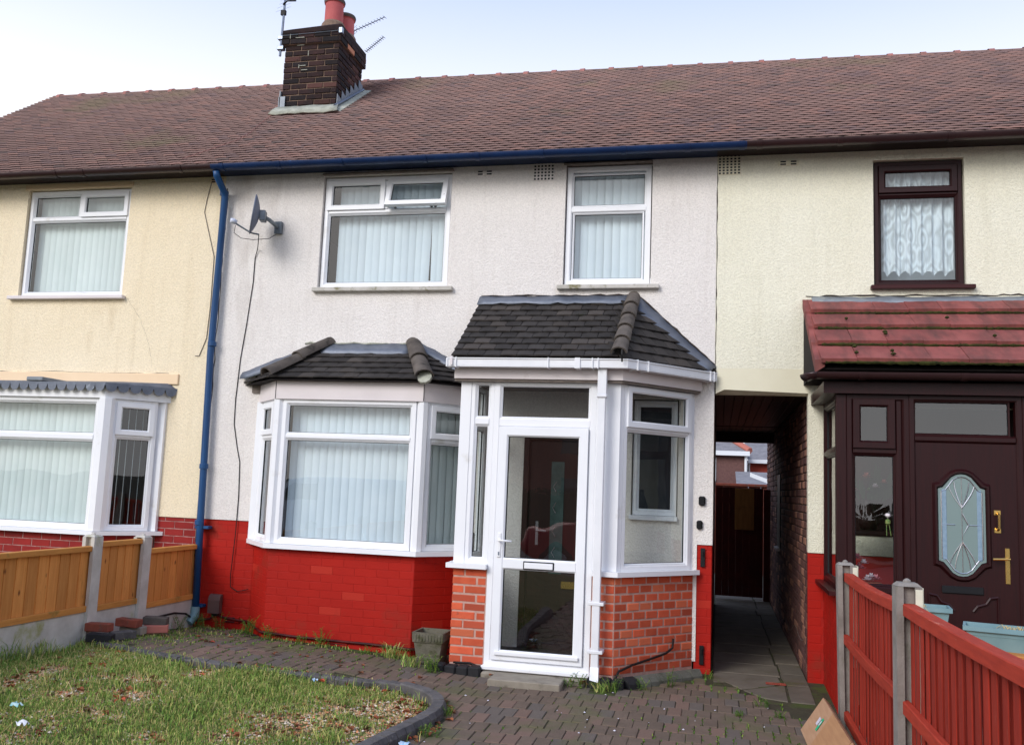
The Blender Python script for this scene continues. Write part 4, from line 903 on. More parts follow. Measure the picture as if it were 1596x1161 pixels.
for (x, y, zt) in ((-4.945, 1.76, 7.835), (-4.93, 2.09, 7.79)):
    zb_ = 7.40; h_ = zt - zb_
    pr = [(.120, 0), (.124, .05), (.120, .12), (.118, h_ - .06), (.132, h_ - .05), (.138, h_ - .02), (.130, h_), (.10, h_), (.095, h_ - .12), (.001, h_ - .13)]
    o = smooth_angle(MB().lathe(pr, (x, y, zb_), 28).build('chimney_pot', 'terracotta', CH), 40)
    MB().lathe([(.133, h_ - .05), (.1395, h_ - .02), (.1315, h_ + .001), (.10, h_ + .001), (.1, h_ - .03)], (x, y, zb_), 28).build('pot_rim', 'hip_grey', o)
    MB().lathe([(.17, -.03), (.15, .06), (.13, .09), (.12, .09)], (x, y, 7.43), 20).build('pot_bedding', 'mortar_dark', CH)
MB().tube([(CX0 - .02, CY0 - .042, 7.27), (CX1 + .03, CY0 - .046, 7.285)], .004, 5).build('lashing_wire', 'galv', CH); MB().bbox(CX1 + .0, CX1 + .05, CY0 - .05, CY0 - .0, 7.25, 7.325, .004).build('corner_plate', 'steel', CH)
for (x, z, l_, v_) in ((-5.33, 7.14, .10, 0), (-5.28, 6.86, .09, 0), (-5.25, 6.80, .085, 0), (-5.29, 6.83, .05, 1), (-5.17, 6.99, .07, 1), (-5.42, 7.225, .06, 1), (-5.34, 7.225, .12, 0)):      # smears of fresh white mortar
    MB().box(x, x + (l_ if not v_ else .008), CY0 - (.043 if z > 7.15 else .006), CY0 - .0, z, z + (.008 if not v_ else l_)).build('mortar_smear', 'mortar_pale', CH)
# chimney flashings
lead_strip([((CX0 - .06, CY0 - .012, zr_at(CY0) + .10), (CX0 - .08, CY0 - .16, zr_at(CY0 - .15) + .055)), ((CX1 + .04, CY0 - .012, zr_at(CY0) + .10), (CX1 + .10, CY0 - .16, zr_at(CY0 - .15) + .055))], CH, 'mortar_pale', 'apron_flashing', .012)
b = MB(); b.box(CX0 - .03, CX0 + .06, CY0 - .02, CY0 - .008, zr_at(CY0) + .03, zr_at(CY0) + .24); b.box(CX0 - .02, CX0 - .008, CY0 - .02, CY0 + .15, zr_at(CY0) + .03, zr_at(CY0) + .32); b.build('step_flashing', 'lead_pale', CH)
n = 6
for i in range(n):
    y = CY0 + i * (CY1 - CY0) / n; y1 = y + (CY1 - CY0) / n * 1.05; z = zr_at(y); o = .010 + .002 * (i % 2)
    MB().prism([(y, z + .045), (y1, zr_at(y1) + .045), (y1, zr_at(y1) + .12), (y + .01, zr_at(y1) + .15)], CX1 + o, CX1 + o + .006, Matrix(((0, 0, 1, 0), (1, 0, 0, 0), (0, 1, 0, 0), (0, 0, 0, 1)))).build('step_flashing', 'lead_pale', CH)
b = MB(); b.add([(CX1 + .005, CY0 - .05, zr_at(CY0 - .05) + .07), (CX1 + .11, CY0 - .1, zr_at(CY0 - .1) + .04), (CX1 + .13, CY1 + .05, zr_at(CY1 + .05) + .04), (CX1 + .005, CY1 + .03, zr_at(CY1) + .08)], [(0, 1, 2, 3)]); o = b.build('side_flashing', 'mortar_pale', CH); s = o.modifiers.new('s', 'SOLIDIFY'); s.thickness = .02
MB().tube([(CX1 + .02, CY0 - .06, zr_at(CY0) + .06), (CX1 + .025, CY1 + .02, zr_at(CY1) + .075)], .02, 6).build('lead_roll', 'lead', CH)
# --- porch of the right house
qA, qB, qC = (.97, 0), (.97, -1.0), (2.95, -1.0)
ZS = .862; ZH = 2.452
for k, (P, Q) in enumerate(((qA, qB), (qB, (1.49, -1.0)), ((2.33, -1.0), qC))): base_wall(P, Q, -.04, ZS, 'red_paint', 'red_paint_joint', RIGHT, k, nm='porch_base')
b = MB().prism([(.90, .0), (.90, -1.07), (1.49, -1.07), (1.49, -.9), (1.06, -.9), (1.06, 0)], ZS, ZS + .035); b.build('porch_sill', 'sill_brown', RIGHT)
MB().prism([(2.33, -1.07), (2.95, -1.07), (2.95, -.9), (2.33, -.9)], ZS, ZS + .035).build('porch_sill', 'sill_brown', RIGHT)
ZF = ZS + .036
F, l = seg(qA, qB)
window(RIGHT, F, .03, l - .07, ZF, ZH, [light(.08, l - .12, ZF + .05, 1.98), light(.08, l - .12, 2.03, ZH - .05)], [(.08, l - .12, 1.98, 2.03, False)], 'mahogany', 'mahogany', name='porch_window', yb=.06, yf=.0, gm='glass_clear')
MB().bbox(.965, 1.045, -1.006, -.92, ZF, ZH, .006).build('porch_post', 'mahogany', RIGHT)
F, l = seg((1.045, -1.0), (1.515, -1.0))
window(RIGHT, F, 0, l, ZF, ZH, [light(.05, l - .105, ZF + .05, 1.975), light(.062, l - .12, 2.035, 2.40, True)], [(.05, l - .1, 1.975, 2.03, False), (l - .105, l - .05, ZF + .05, ZH - .05, True)], 'mahogany', 'mahogany', name='porch_window', yb=.065, yf=.0, gm='glass_clear')
FD, l = seg((1.515, -1.002), (2.33, -1.002))
d = window(RIGHT, FD, 0, l, -.02, ZH, [light(.035, l - .085, 2.14, ZH - .045)], [(.04, l - .05, 2.085, 2.14, False)], 'mahogany', 'mahogany', w=.045, name='front_door_frame', yb=.07, yf=0, gm='glass_clear', bead=.01)
F2, l2 = seg((2.33, -1.0), qC); window(RIGHT, F2, 0.002, l2, ZF, ZH, [light(.05, l2 - .05, ZF + .05, 1.98), light(.05, l2 - .05, 2.03, ZH - .05)], [(.05, l2 - .05, 1.98, 2.03, False)], 'mahogany', 'mahogany', name='porch_window', yb=.065, yf=0, gm='glass_clear')
# the door leaf with its arched glass
cx, cz = 1.887, 1.45
def arch(s=1.0, g=0.0):                                          # outline of the leaded light, with bowed top and bottom
    hw, hh = .168 + g, .275 + g; bow = .115; pts = []
    top = [(-1, 0), (-.80, .10), (-.62, .42), (-.42, .78), (-.2, .96), (0, 1), (.2, .96), (.42, .78), (.62, .42), (.80, .10), (1, 0)]
    pts = [(cx + hw * a, cz + hh + bow * c) for a, c in top]; pts += [(cx - hw * a, cz - hh - bow * c) for a, c in top]
    return pts
b = MB(); b.bbox(1.552, 2.29, -.985, -.945, -.0, 2.083, .004); FDR2 = b.build('front_door', 'mahogany', RIGHT)
Fy = Matrix(((1, 0, 0, 0), (0, 0, 1, 0), (0, 1, 0, 0), (0, 0, 0, 1)))     # polygon xy -> world xz, extrusion -> y
def ringpoly(outer, inner, y0, y1, name, m, parent):
    n = len(outer); rings = [[(x, y1, z) for x, z in outer], [(x, y0, z) for x, z in [((a[0] * .6 + c[0] * .4), (a[1] * .6 + c[1] * .4)) for a, c in zip(outer, inner)]], [(x, y0, z) for x, z in [((a[0] * .3 + c[0] * .7), (a[1] * .3 + c[1] * .7)) for a, c in zip(outer, inner)]], [(x, y1, z) for x, z in inner]]
    return MB().loft(rings, True, False).build(name, m, parent)
ringpoly(arch(g=.042), arch(g=.0), -1.010, -.984, 'glass_moulding', 'mahogany', FDR2)
MB().prism(arch()[::-1], -.992, -.986, Fy).build('leaded_glass', 'glass_obscure', FDR2)
ap = arch(g=-.022); MB().tube([(x, -.994, z) for x, z in ap + ap[:1]], .004, 5).build('leading', 'chrome', FDR2)
for s in (-1, 1):
    MB().bbox(cx + s * .125 - .016, cx + s * .125 + .016, -.996, -.99, cz - .27, cz + .27, .003).build('bevel_strip', 'bevel_glass', FDR2)
    for sg in (-1, 1):
        MB().tube([(cx + s * .10 * math.sin(t * 1.2), -.994, cz + sg * (.13 + .17 * t)) for t in [i / 6 for i in range(7)]], .0045, 5).build('leading', 'chrome', FDR2)
        MB().tube([(cx + s * .055 * math.sin(t * 1.4), -.994, cz + sg * (.13 + .20 * t)) for t in [i / 6 for i in range(7)]], .004, 5).build('leading', 'chrome', FDR2)
dm = [(cx, cz + .09), (cx + .045, cz), (cx, cz - .09), (cx - .045, cz)]
MB().tube([(x, -.995, z) for x, z in dm + dm[:1]], .005, 5).build('leading', 'chrome', FDR2)
MB().tube([(cx, -.994, cz + .36), (cx, -.994, cz - .36)], .003, 5).build('leading', 'chrome', FDR2); MB().tube([(cx - .15, -.994, cz), (cx - .05, -.994, cz)], .003, 5).build('leading', 'chrome', FDR2); MB().tube([(cx + .05, -.994, cz), (cx + .15, -.994, cz)], .003, 5).build('leading', 'chrome', FDR2)
MB().bbox(1.735, 2.03, -1.0, -.98, .93, .985, .004).build('letter_plate', 'black_plastic', FDR2)
for s in (-1, 1):
    MB().tube([(cx + s * .07, -.986, .80), (cx + s * .10, -.988, .84), (cx + s * .16, -.988, .86), (cx + s * .19, -.988, .905), (cx + s * .245, -.986, .915)], .012, 6).build('moulding', 'mahogany', FDR2)
    MB().tube([(cx + s * .245, -.986, .915), (cx + s * .245, -.986, .2), (cx + s * .02, -.986, .2)], .010, 6).build('moulding', 'mahogany', FDR2)
b = MB(); b.bbox(2.115, 2.165, -.99, -.98, 1.40, 1.44, .003); b.bbox(2.115, 2.165, -.99, -.98, 1.535, 1.575, .003); b.tube([(2.14, -.985, 1.42), (2.14, -1.03, 1.435), (2.14, -1.035, 1.54), (2.14, -.985, 1.555)], .009, 8); b.build('door_pull', 'gold', FDR2)
b = MB(); b.bbox(2.188, 2.222, -.992, -.98, 1.02, 1.29, .004); b.tube([(2.205, -.99, 1.21), (2.205, -1.03, 1.21), (2.19, -1.035, 1.21), (2.09, -1.035, 1.205)], .009, 8); b.build('door_handle', 'gold', FDR2)
# inside: cream wall, red dado, floor, ceiling
MB().box(1.0, 2.95, -.95, -.02, -.1, .02).build('porch_floor', 'dark_floor', RIGHT); MB().box(1.0, 2.95, -.95, -.003, 2.46, 2.48).build('porch_ceiling', 'mahogany', RIGHT)
MB().box(1.0, 2.95, -.006, .02, 0, 1.12).build('porch_dado', 'red_paint_joint', RIGHT)
MB().box(2.93, 2.95, -.98, 0, 0, 2.46).build('porch_side', 'smooth_cream', RIGHT)
b = MB(); b.box(1.02, 2.9, -.012, .01, 1.30, 2.44); o = b.build('interior_shade_panel', 'dark_door', RIGHT)  # added dark panel standing in for shade inside the porch
# fascia, gutter, roof
MB().prism([(.865, 0), (.865, -1.055), (2.95, -1.055), (2.95, 0)], ZH + .001, 2.545).build('porch_fascia', 'mahogany', RIGHT)
pgut = gutter(RIGHT, .80, 2.95, -1.155, 2.605, .052, 'brown_gutter', [1.12, 1.86, 2.6])
pts = [math.radians(180 + 15 * i) for i in range(13)]
rings = []
for (x, y, z) in ((.80, -1.155, 2.605), (.755, -1.13, 2.60), (.735, -1.05, 2.595)):
    a = Vector((.7, .7, 0)) if x < .79 else Vector((0, 1, 0)); 
    if y > -1.1: a = Vector((1, 0, 0))
    rings.append([(x + .05 * math.cos(q) * a.x, y + .05 * math.cos(q) * a.y, z + .05 * math.sin(q)) for q in pts])
o = MB().loft(rings, False).build('gutter_elbow', 'brown_gutter', pgut, True); s = o.modifiers.new('s', 'SOLIDIFY'); s.thickness = .004
z0 = 2.655; r0 = Vector((.835, -1.14, z0)); rT = Vector((.835, 0, 3.405)); S_ = (rT - r0).length
b = MB(); b.add([(.80, -1.12, z0 - .02), (2.95, -1.12, z0 - .02), (2.95, 0, 3.38), (.80, 0, 3.38), (.80, 0, z0 - .02), (2.95, 0, z0 - .02)], [(0, 1, 2, 3), (0, 3, 4), (1, 5, 2), (4, 5, 1, 0)]); QR = b.build('porch_roof', 'felt', RIGHT)
slope(r0, Vector((2.95, -1.14, z0)), rT, 'tile_pink', QR, .272, S_ / 4, lambda s: (0, 2.115), t=.036, half=False, jit=.003, S=S_ - .05, cam_=.001)
es_ = (rT - r0).normalized()
for k in range(4):
    p = r0 + es_ * (S_ / 4 * k); q = r0 + es_ * (S_ / 4 * (k + 1) + .02); up = Vector((0, 0, .055)); dn = Vector((0, 0, -.05))
    V = [p + up + Vector((.03, 0, 0)), q + up * .55 + Vector((.03, 0, 0)), q + up * .55 + Vector((-.045, 0, 0)), p + up + Vector((-.045, 0, 0)), p + dn + Vector((-.045, 0, 0)), q + dn + Vector((-.045, 0, 0)), p + Vector((.03, 0, .0))]
    MB().add([tuple(v) for v in V], [(0, 1, 2, 3), (3, 2, 5, 4), (0, 3, 4, 6)]).build('verge_cap', 'tile_pink', QR)
    b = MB(); m_ = r0 + es_ * (S_ / 4 * k - .004) + Vector((0, -.55, .83)) * .040; b.tube([(.868 + i * .0245, m_.y + R.uniform(-.002, .002), m_.z + R.uniform(-.003, .003)) for i in range(85)], [R.uniform(.008, .017) for _ in range(85)], 5); b.build('moss_shade_line', 'moss', QR)  # moss bead, thick and dark to double as the shadow line under each course
for (u, s) in ((.272, .08), (.272, .20), (.545, .06), (.545, .12), (.545, .46), (.545, .5), (1.36, .42), (1.08, .8), (.272, .78)):
    p = r0 + es_ * s + Vector((u, 0, 0)) + Vector((0, -.55, .83)) * .085; MB().lathe([(.001, -.01), (.022 * R.uniform(.6, 1.2), 0), (.014, .012), (.001, .018)], tuple(p), 7).build('moss_tuft', 'moss', QR)
lead_strip([((.87, -.006, 3.46), (.87, -.11, 3.375)), ((1.9, -.006, 3.455), (1.9, -.11, 3.375)), ((2.95, -.006, 3.455), (2.95, -.11, 3.375))], QR, 'lead_pale')
MB().tube([(.82 + i * .06, -.003, 3.468 + R.uniform(-.006, .008)) for i in range(34)], [R.uniform(.002, .008) for _ in range(34)], 5).build('pointing', 'mortar_black', QR)
# --- passage: lintel, ceiling boards, brick side wall
MB().add([(0.012, -.002, 2.785), (.858, -.002, 2.785), (.858, -.002, 2.56), (.09, -.002, 2.585), (.012, -.002, 2.545), (.012, .11, 2.545), (.09, .11, 2.545), (.858, .11, 2.545)], [(0, 4, 3, 2, 1), (3, 4, 5, 6), (2, 3, 6, 7)]).build('passage_lintel', 'smooth_cream', RIGHT)
MB().box(.0, .86, .11, 5.6, 2.60, 2.75).build('passage_ceiling', 'felt', RIGHT)
PC = [o for o in bpy.data.objects if o.name.startswith('passage_ceiling')][0]
n = 9
for i in range(n):
    x0 = .005 + i * .83 / n
    for (y0, y1) in ((.115, 4.15), (4.19, 5.5)): MB().bbox(x0, x0 + .83 / n - .004, y0, y1, 2.548, 2.575, .003).build('ceiling_board', 'mahogany_gloss', PC)
MB().bbox(.0, .84, 4.14, 4.20, 2.54, 2.56, .004).build('joint_strip', 'mahogany', PC); MB().box(0, .85, 5.48, 5.59, 2.405, 2.55).build('end_fascia', 'mahogany', PC)
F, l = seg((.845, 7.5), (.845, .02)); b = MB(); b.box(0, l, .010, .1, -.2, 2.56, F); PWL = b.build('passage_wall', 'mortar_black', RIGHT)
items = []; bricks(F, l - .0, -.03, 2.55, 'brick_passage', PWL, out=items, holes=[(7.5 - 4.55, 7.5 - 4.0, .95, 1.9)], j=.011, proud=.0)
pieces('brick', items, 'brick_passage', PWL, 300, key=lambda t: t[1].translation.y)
b = MB(); b.box(.842, .9, 3.99, 4.56, .94, 1.91); o = b.build('passage_window', 'black_plastic', RIGHT); MB().bbox(.80, .86, 3.96, 4.6, .905, .94, .004).build('sill', 'upvc_dull', o)
MB().tube([(.835, .3 + i * .16, .34 - .05 * math.sin(i * .7) - i * .012 + R.uniform(-.008, .008)) for i in range(20)], .0022, 5).build('wall_wire', 'grey_timber', RIGHT)
# gate across the passage and what stands behind
gt = thing('passage_gate', (.37, 6.3, 0), 'dark red boarded gate closing the far end of the passage', 'gate')
for i in range(7):
    x0 = .005 + i * .104
    MB().bbox(x0, x0 + .1032, 6.3, 6.322, .05, 1.735 + R.uniform(-.004, .004), .003).build('board', 'gate_red', gt)
MB().bbox(.30, .595, 6.285, 6.3, 1.08, 1.722, .004).build('bare_panel', 'bare_board', gt)
for z in (.3, 1.5): MB().bbox(.01, .73, 6.322, 6.36, z, z + .09, .004).build('rail', 'gate_red', gt)
MB().bbox(.74, .84, 6.28, 6.35, 0, 1.72, .004).build('gate_post', 'gate_red', gt)
# ------------------------------------------------------------------ garden beyond, far houses
bf = thing('back_fence', (0.4, 11.0, 0), 'red garden fence glimpsed over the passage gate', 'fence')
for i in range(16): MB().bbox(-1.6 + i * .25, -1.36 + i * .25, 11.0, 11.03, .0, 1.80, .004).build('board', 'brick_worn', bf)
MB().bbox(-1.7, 2.5, 10.96, 11.05, 1.80, 1.86, .01).build('top_rail', 'brick_worn', bf)
fh = thing('brick_house', (0, 26, 0), 'brown brick house with grey hipped roof seen through the passage', 'house')
MB().box(-9, .93, 25, 33, -.3, 3.1).build('wall', 'far_brick', fh); MB().box(.95, 5, 27, 33, -.3, 2.95).build('side_wall', 'far_brick_red', fh)
MB().add([(-9.2, 24.8, 3.18), (1.1, 24.8, 3.18), (1.1, 33, 3.18), (-9.2, 33, 3.18), (-6, 29, 5.3), (-2.0, 29, 5.3)], [(0, 1, 5, 4), (1, 2, 5), (2, 3, 4, 5), (3, 0, 4)]).build('roof', 'far_roof', fh)
MB().tube([(1.1, 24.8, 3.2), (-2.0, 29, 5.32)], .12, 6).build('hip_ridge', 'far_hip', fh)
MB().box(-9.2, 1.1, 24.75, 24.9, 3.02, 3.18).build('fascia', 'far_white', fh); MB().add([(1.0, 26.8, 2.98), (5.2, 26.8, 2.98), (5.2, 30, 4.6), (1.0, 30, 4.6)], [(0, 1, 2, 3)]).build('side_roof', 'far_roof', fh); MB().box(1.1, 5.2, 26.7, 26.85, 2.84, 2.98).build('side_fascia', 'far_white', fh)
for (x0, x1, z0, z1, y) in ((-.9, -.06, 2.1, 2.95, 24.97), (.27, .62, 1.70, 1.98, 24.97), (1.02, 1.18, 2.25, 2.85, 26.97)):
    wv = MB(); wv.ring(Matrix.Translation((0, y, 0)), x0, x1, z0, z1, .06, .03, -.03, .01); wv = wv.build('window', 'far_white', fh); MB().add([(x0, y, z0), (x1, y, z0), (x1, y, z1), (x0, y, z1)], [(0, 1, 2, 3)]).build('pane', 'dark_glass', wv)
MB().tube([(.97, 24.93, 3.05), (.97, 24.93, 0)], .05, 8).build('downpipe', 'far_white', fh)
sh = thing('lean_to', (1.4, 22, 0), 'pale grey lean-to roof with white bargeboard beyond the passage gate', 'shed')
MB().box(.65, 3.5, 21.5, 24, -.3, 1.75).build('wall', 'far_brick_red', sh); MB().add([(.6, 21.3, 1.78), (3.6, 21.3, 1.78), (3.6, 24.4, 2.45), (.6, 24.4, 2.45)], [(0, 1, 2, 3)]).build('roof', 'far_roof', sh)
MB().add([(1.0, 21.25, 2.35), (1.0, 21.25, 2.22), (2.2, 21.25, 1.8), (2.2, 21.25, 1.93)], [(0, 1, 2, 3)]).build('bargeboard', 'far_white', sh)
# ------------------------------------------------------------------ blinds and curtains
def blind(F, u0, u1, z0, z1, y, ang, m, label, pitch=.080, wd=.089, gaps=(), lean=()):
    b = thing('vertical_blind', tuple(F @ Vector(((u0 + u1) / 2, y, z0))), label, 'blind', 'vertical blinds in the windows')
    MB().bbox(u0, u1, y - .02, y + .02, z1, z1 + .03, .003, F).build('head_rail', 'upvc_dull', b)
    u = u0 + wd / 2; k = 0
    while u < u1 - wd * .3:
        if k not in gaps:
            a = math.radians(ang + R.uniform(-5, 5)); dx = R.uniform(-.004, .004) + (dict(lean).get(k, 0)); n = 4; vs = []
            for zz, s in ((z0, dx), (z1, 0)):
                for i in range(n + 1):
                    t = (i / n - .5) * wd; c = .006 * (1 - (2 * i / n - 1) ** 2); vs.append((u + s + t * math.cos(a) + c * math.sin(a), y + t * math.sin(a) - c * math.cos(a), zz))
            o = MB().add(vs, [(i, i + 1, n + 2 + i, n + 1 + i) for i in range(n)], F).build('slat', m, b, True)
        u += pitch; k += 1
    return b
blind(ID, -7.70, -6.48, 3.55, 4.73, .17, 14, 'blind_green', 'closed pale green vertical blind in the upper window of the yellow house')
blind(ID, -3.96, -2.72, 3.60, 4.76, .17, 12, 'blind', 'closed pale blue vertical blind behind the window with the open top light', gaps=(), lean={1: .01, 12: -.02, 13: .015})
blind(ID, -1.42, -.67, 3.62, 4.78, .17, 12, 'blind', 'closed pale blue vertical blind in the narrow upper window above the porch')
Fb, l = seg(bB, bC); blind(Fb, .09, l - .06, 1.0, 2.36, .15, 12, 'blind', 'closed pale blue vertical blind across the front of the white bay window')
Fb, l = seg(bC, bD); blind(Fb, .06, l - .06, 1.0, 2.36, .15, 10, 'blind_green', 'pale green vertical blind in the bay side light next to the porch')
Fb, l = seg(bA, bB); blind(Fb, .10, l - .2, 1.0, 2.36, .15, 70, 'blind_green', 'open vertical blind in the narrow bay side light by the satellite cable', pitch=.09)
Fb, l = seg(lB, lC); blind(Fb, .10, l - .06, 1.0, 2.33, .15, 14, 'blind_green', 'closed pale green vertical blind across the bay of the yellow house', pitch=.082)
Fb, l = seg(lC, lD); blind(Fb, .10, l - .06, 1.02, 2.33, .12, 76, 'blind_green', 'opened vertical blind with edge-on slats in the bay side light by the blue downpipe', pitch=.072, wd=.05)
# net curtain in the brown window
cu = thing('net_curtain', (1.81, .15, 3.6), 'white lace net curtain with scalloped hem behind the brown upper window', 'curtain')
def lace(name, x0, x1, z0, z1, scal):
    nx, nz = 150, 26; vs = []; fs = []
    for j in range(nz + 1):
        for i in range(nx + 1):
            u = i / nx; x = x0 + (x1 - x0) * u; hem = z0 + scal * abs(math.sin(u * math.pi * 7)); z = z1 + (hem - z1) * j / nz
            vs.append((x, .15 + .016 * math.sin(u * 44 + .6 * math.sin(u * 9)) + .008 * math.sin(u * 97 + j * .05), z))
    for j in range(nz):
        for i in range(nx): fs.append((j * (nx + 1) + i, j * (nx + 1) + i + 1, (j + 1) * (nx + 1) + i + 1, (j + 1) * (nx + 1) + i))
    return MB().add(vs, fs).build(name, 'lace', cu, True)
lace('curtain', 1.46, 2.16, 3.68, 4.72, .05)
m = MATS['lace']; n = m.node_tree; k = n.links.new; bs = n.nodes['Principled BSDF']; out = [x for x in n.nodes if x.type == 'OUTPUT_MATERIAL'][0]
geo = n.nodes.new('ShaderNodeNewGeometry'); mp = n.nodes.new('ShaderNodeMapping'); mp.inputs['Scale'].default_value = (7, 0, 2.6); k(geo.outputs['Position'], mp.inputs[0])
vo = n.nodes.new('ShaderNodeTexVoronoi'); vo.inputs['Scale'].default_value = 1.9; k(mp.outputs[0], vo.inputs['Vector'])
wv = n.nodes.new('ShaderNodeMath'); wv.operation = 'SINE'; ml = n.nodes.new('ShaderNodeMath'); ml.operation = 'MULTIPLY'; ml.inputs[1].default_value = 17; k(vo.outputs['Distance'], ml.inputs[0]); k(ml.outputs[0], wv.inputs[0])
mr = n.nodes.new('ShaderNodeMapRange'); mr.inputs[1].default_value = -1; mr.inputs[2].default_value = 1; mr.inputs[3].default_value = .62; mr.inputs[4].default_value = 1.0; k(wv.outputs[0], mr.inputs[0])
tr = n.nodes.new('ShaderNodeBsdfTransparent'); mxs = n.nodes.new('ShaderNodeMixShader'); k(mr.outputs[0], mxs.inputs[0]); k(tr.outputs[0], mxs.inputs[1]); k(bs.outputs[0], mxs.inputs[2]); k(mxs.outputs[0], out.inputs[0])
MB().box(1.40, 2.22, .32, .34, 3.5, 4.8).build('backing_sheet', 'blind', cu)
# ------------------------------------------------------------------ fences
lf = thing('fence', (-5.22, -1.5, .18), 'orange timber panel fence with concrete posts on the left boundary', 'fence')
def hpost(F, z0, z1, parent, m='concrete', back=None):           # slotted concrete post, slots facing +-y
    F = F @ Matrix.Diagonal((1.18, 1.18, 1, 1))
    b = MB(); poly = [(-.05, -.05), (-.022, -.05), (-.022, -.022), (.022, -.022), (.022, -.05), (.05, -.05), (.05, .05), (.022, .05), (.022, .022), (-.022, .022), (-.022, .05), (-.05, .05)]
    b.prism(poly, z0, z1, F); o = b.build('post', m, parent)
    b = MB(); b.loft([[(x, y, z1 + .002) for x, y in ((-.049, -.049), (.049, -.049), (.049, .049), (-.049, .049))], [(x, y, z1 + .018) for x, y in ((-.035, -.035), (.035, -.035), (.035, .035), (-.035, .035))]])
    me = b; me2 = MB().add([tuple(F @ Vector(p)) for p in me.v], me.f); me2.build('post_cap', m, o)
    MB().lathe([(.02, 0), (.018, .012), (.008, .02), (.001, .022)], tuple(F @ Vector((0, 0, z1 + .016))), 8).build('post_knob', m, o)
    return o
posts = [(-.985, .995), (-1.69, 1.03), (-3.55, 1.03), (-5.4, 1.03), (-7.3, 1.03), (-9.2, 1.03)]
for y, zt in posts: hpost(Matrix.Translation((-5.22, y, 0)) @ Matrix.Rotation(R.uniform(-.01, .01), 4, 'Y'), .0, zt, lf, 'concrete_pale')
runs = [(-.04, -.96, .35, .885), (-1.01, -1.665, .41, .985), (-1.715, -3.53, .42, .955), (-3.575, -5.38, .42, .955), (-5.425, -7.28, .42, .955), (-7.32, -9.18, .42, .955)]
for k, (ya, yb_, zb, zt) in enumerate(runs):
    MB().bbox(-5.245, -5.195, yb_, ya, .02, zb - .02, .004).build('gravel_board', 'concrete_pale', lf)
    n = max(3, int(round((ya - yb_) / .118))); s = (ya - yb_) / n
    for i in range(n):
        y0 = yb_ + i * s; MB().add([(-5.232, y0 - .01, zb), (-5.222, y0 + s, zb), (-5.222, y0 + s, zt - .02), (-5.232, y0 - .01, zt - .02), (-5.208 + R.uniform(-.002, .002), y0 - .01, zb), (-5.217, y0 + s, zb), (-5.217, y0 + s, zt - .02), (-5.208, y0 - .01, zt - .02)], [(0, 3, 2, 1), (4, 5, 6, 7), (0, 4, 7, 3), (1, 2, 6, 5), (3, 7, 6, 2), (0, 1, 5, 4)]).build('board', 'fence_wood', lf)
    MB().bbox(-5.24, -5.175, yb_ + .002, ya - .002, zt - .045, zt, .004).build('top_rail', 'fence_rail', lf)
    MB().bbox(-5.207, -5.18, yb_ + .003, ya - .003, zb - .015, zb + .035, .003).build('bottom_rail', 'fence_rail', lf)
rf = thing('fence', (.96, -3, 0), 'red painted timber fence with concrete posts on the right boundary', 'fence')
FX = .955
for y, zt, tl in ((-1.72, 1.145, .035), (-3.86, 1.20, .0)):
    o = hpost(Matrix.Translation((FX, y, 0)) @ Matrix.Rotation(-tl * .4, 4, 'Y'), -.3, zt, rf, 'concrete')
    MB().bbox(FX + .060, FX + .064, y - .060, y + .060, .2, zt - .0, .002).build('paint_patch', 'cream_paint', o); MB().bbox(FX + .027, FX + .060, y - .0625, y - .0595, .45, zt - .01, .001).build('paint_patch', 'cream_paint', o)
for (ya, yb_, zt, rise) in ((-1.75, -3.83, 1.092, .022), (-3.89, -6.6, 1.12, .05)):
    n = round((ya - yb_) / .112); s = (ya - yb_) / n
    for i in range(n):
        y0 = yb_ + i * s + .004; w_ = s * R.uniform(.52, .62); x = FX + R.uniform(-.004, .004); zt_ = zt + rise * (ya - y0) / (ya - yb_)
        MB().bbox(x, x + .006, y0, y0 + w_, .05 + R.uniform(0, .02), zt_ - .045, .002).build('board', 'fence_red', rf)
        MB().bbox(x + .066, x + .08, y0 + s * .5, y0 + s * .5 + w_, .06, zt_ - .05, .002).build('back_board', 'fence_red', rf)
    sag = .018
    for (h0, h1, d0, d1, nm) in ((zt - .055, zt, -.03, .035, 'top_rail'), (.61, .668, -.036, -.001, 'middle_rail'), (.09, .15, -.036, -.001, 'bottom_rail')):
        b = MB(); rings = []
        for i in range(9):
            t = i / 8; yy = ya - .002 + (yb_ - ya + .004) * t; sz = rise * t - sag * math.sin(math.pi * t)
            rings.append([(FX + d0, yy, h0 + sz), (FX + d1, yy, h0 + sz), (FX + d1, yy, h1 + sz - .004), (FX + d1 - .004, yy, h1 + sz), (FX + d0 + .004, yy, h1 + sz), (FX + d0, yy, h1 + sz - .004)])
        b.loft(rings); b.build(nm, 'fence_red_rail', rf)
# ------------------------------------------------------------------ things fixed to the house
dz = .0
dish = thing('satellite_dish', (-4.52, -.02, 4.15), 'grey satellite dish on a wall bracket beside the blue downpipe', 'satellite dish')
ctr = Vector((-4.655, -.30, 4.30)); ax = Vector((-.86, -.48, .10)).normalized(); up = Vector((0, 0, 1)); sx = up.cross(ax).normalized(); uy = ax.cross(sx).normalized()
n1, n2 = 8, 28; vs = []; fs = []
for a in range(n1 + 1):
    for q in range(n2):
        r = .195 * a / n1; t = 2 * math.pi * q / n2; p = ctr + sx * (r * .92 * math.cos(t)) + uy * (r * 1.08 * math.sin(t)) + ax * (.065 * (a / n1) ** 2); vs.append(tuple(p))
for a in range(n1):
    for q in range(n2): fs.append((a * n2 + q, a * n2 + (q + 1) % n2, (a + 1) * n2 + (q + 1) % n2, (a + 1) * n2 + q))
o = MB().add(vs, fs).build('reflector', 'dish_grey', dish, True); s = o.modifiers.new('s', 'SOLIDIFY'); s.thickness = .008; s.offset = 0
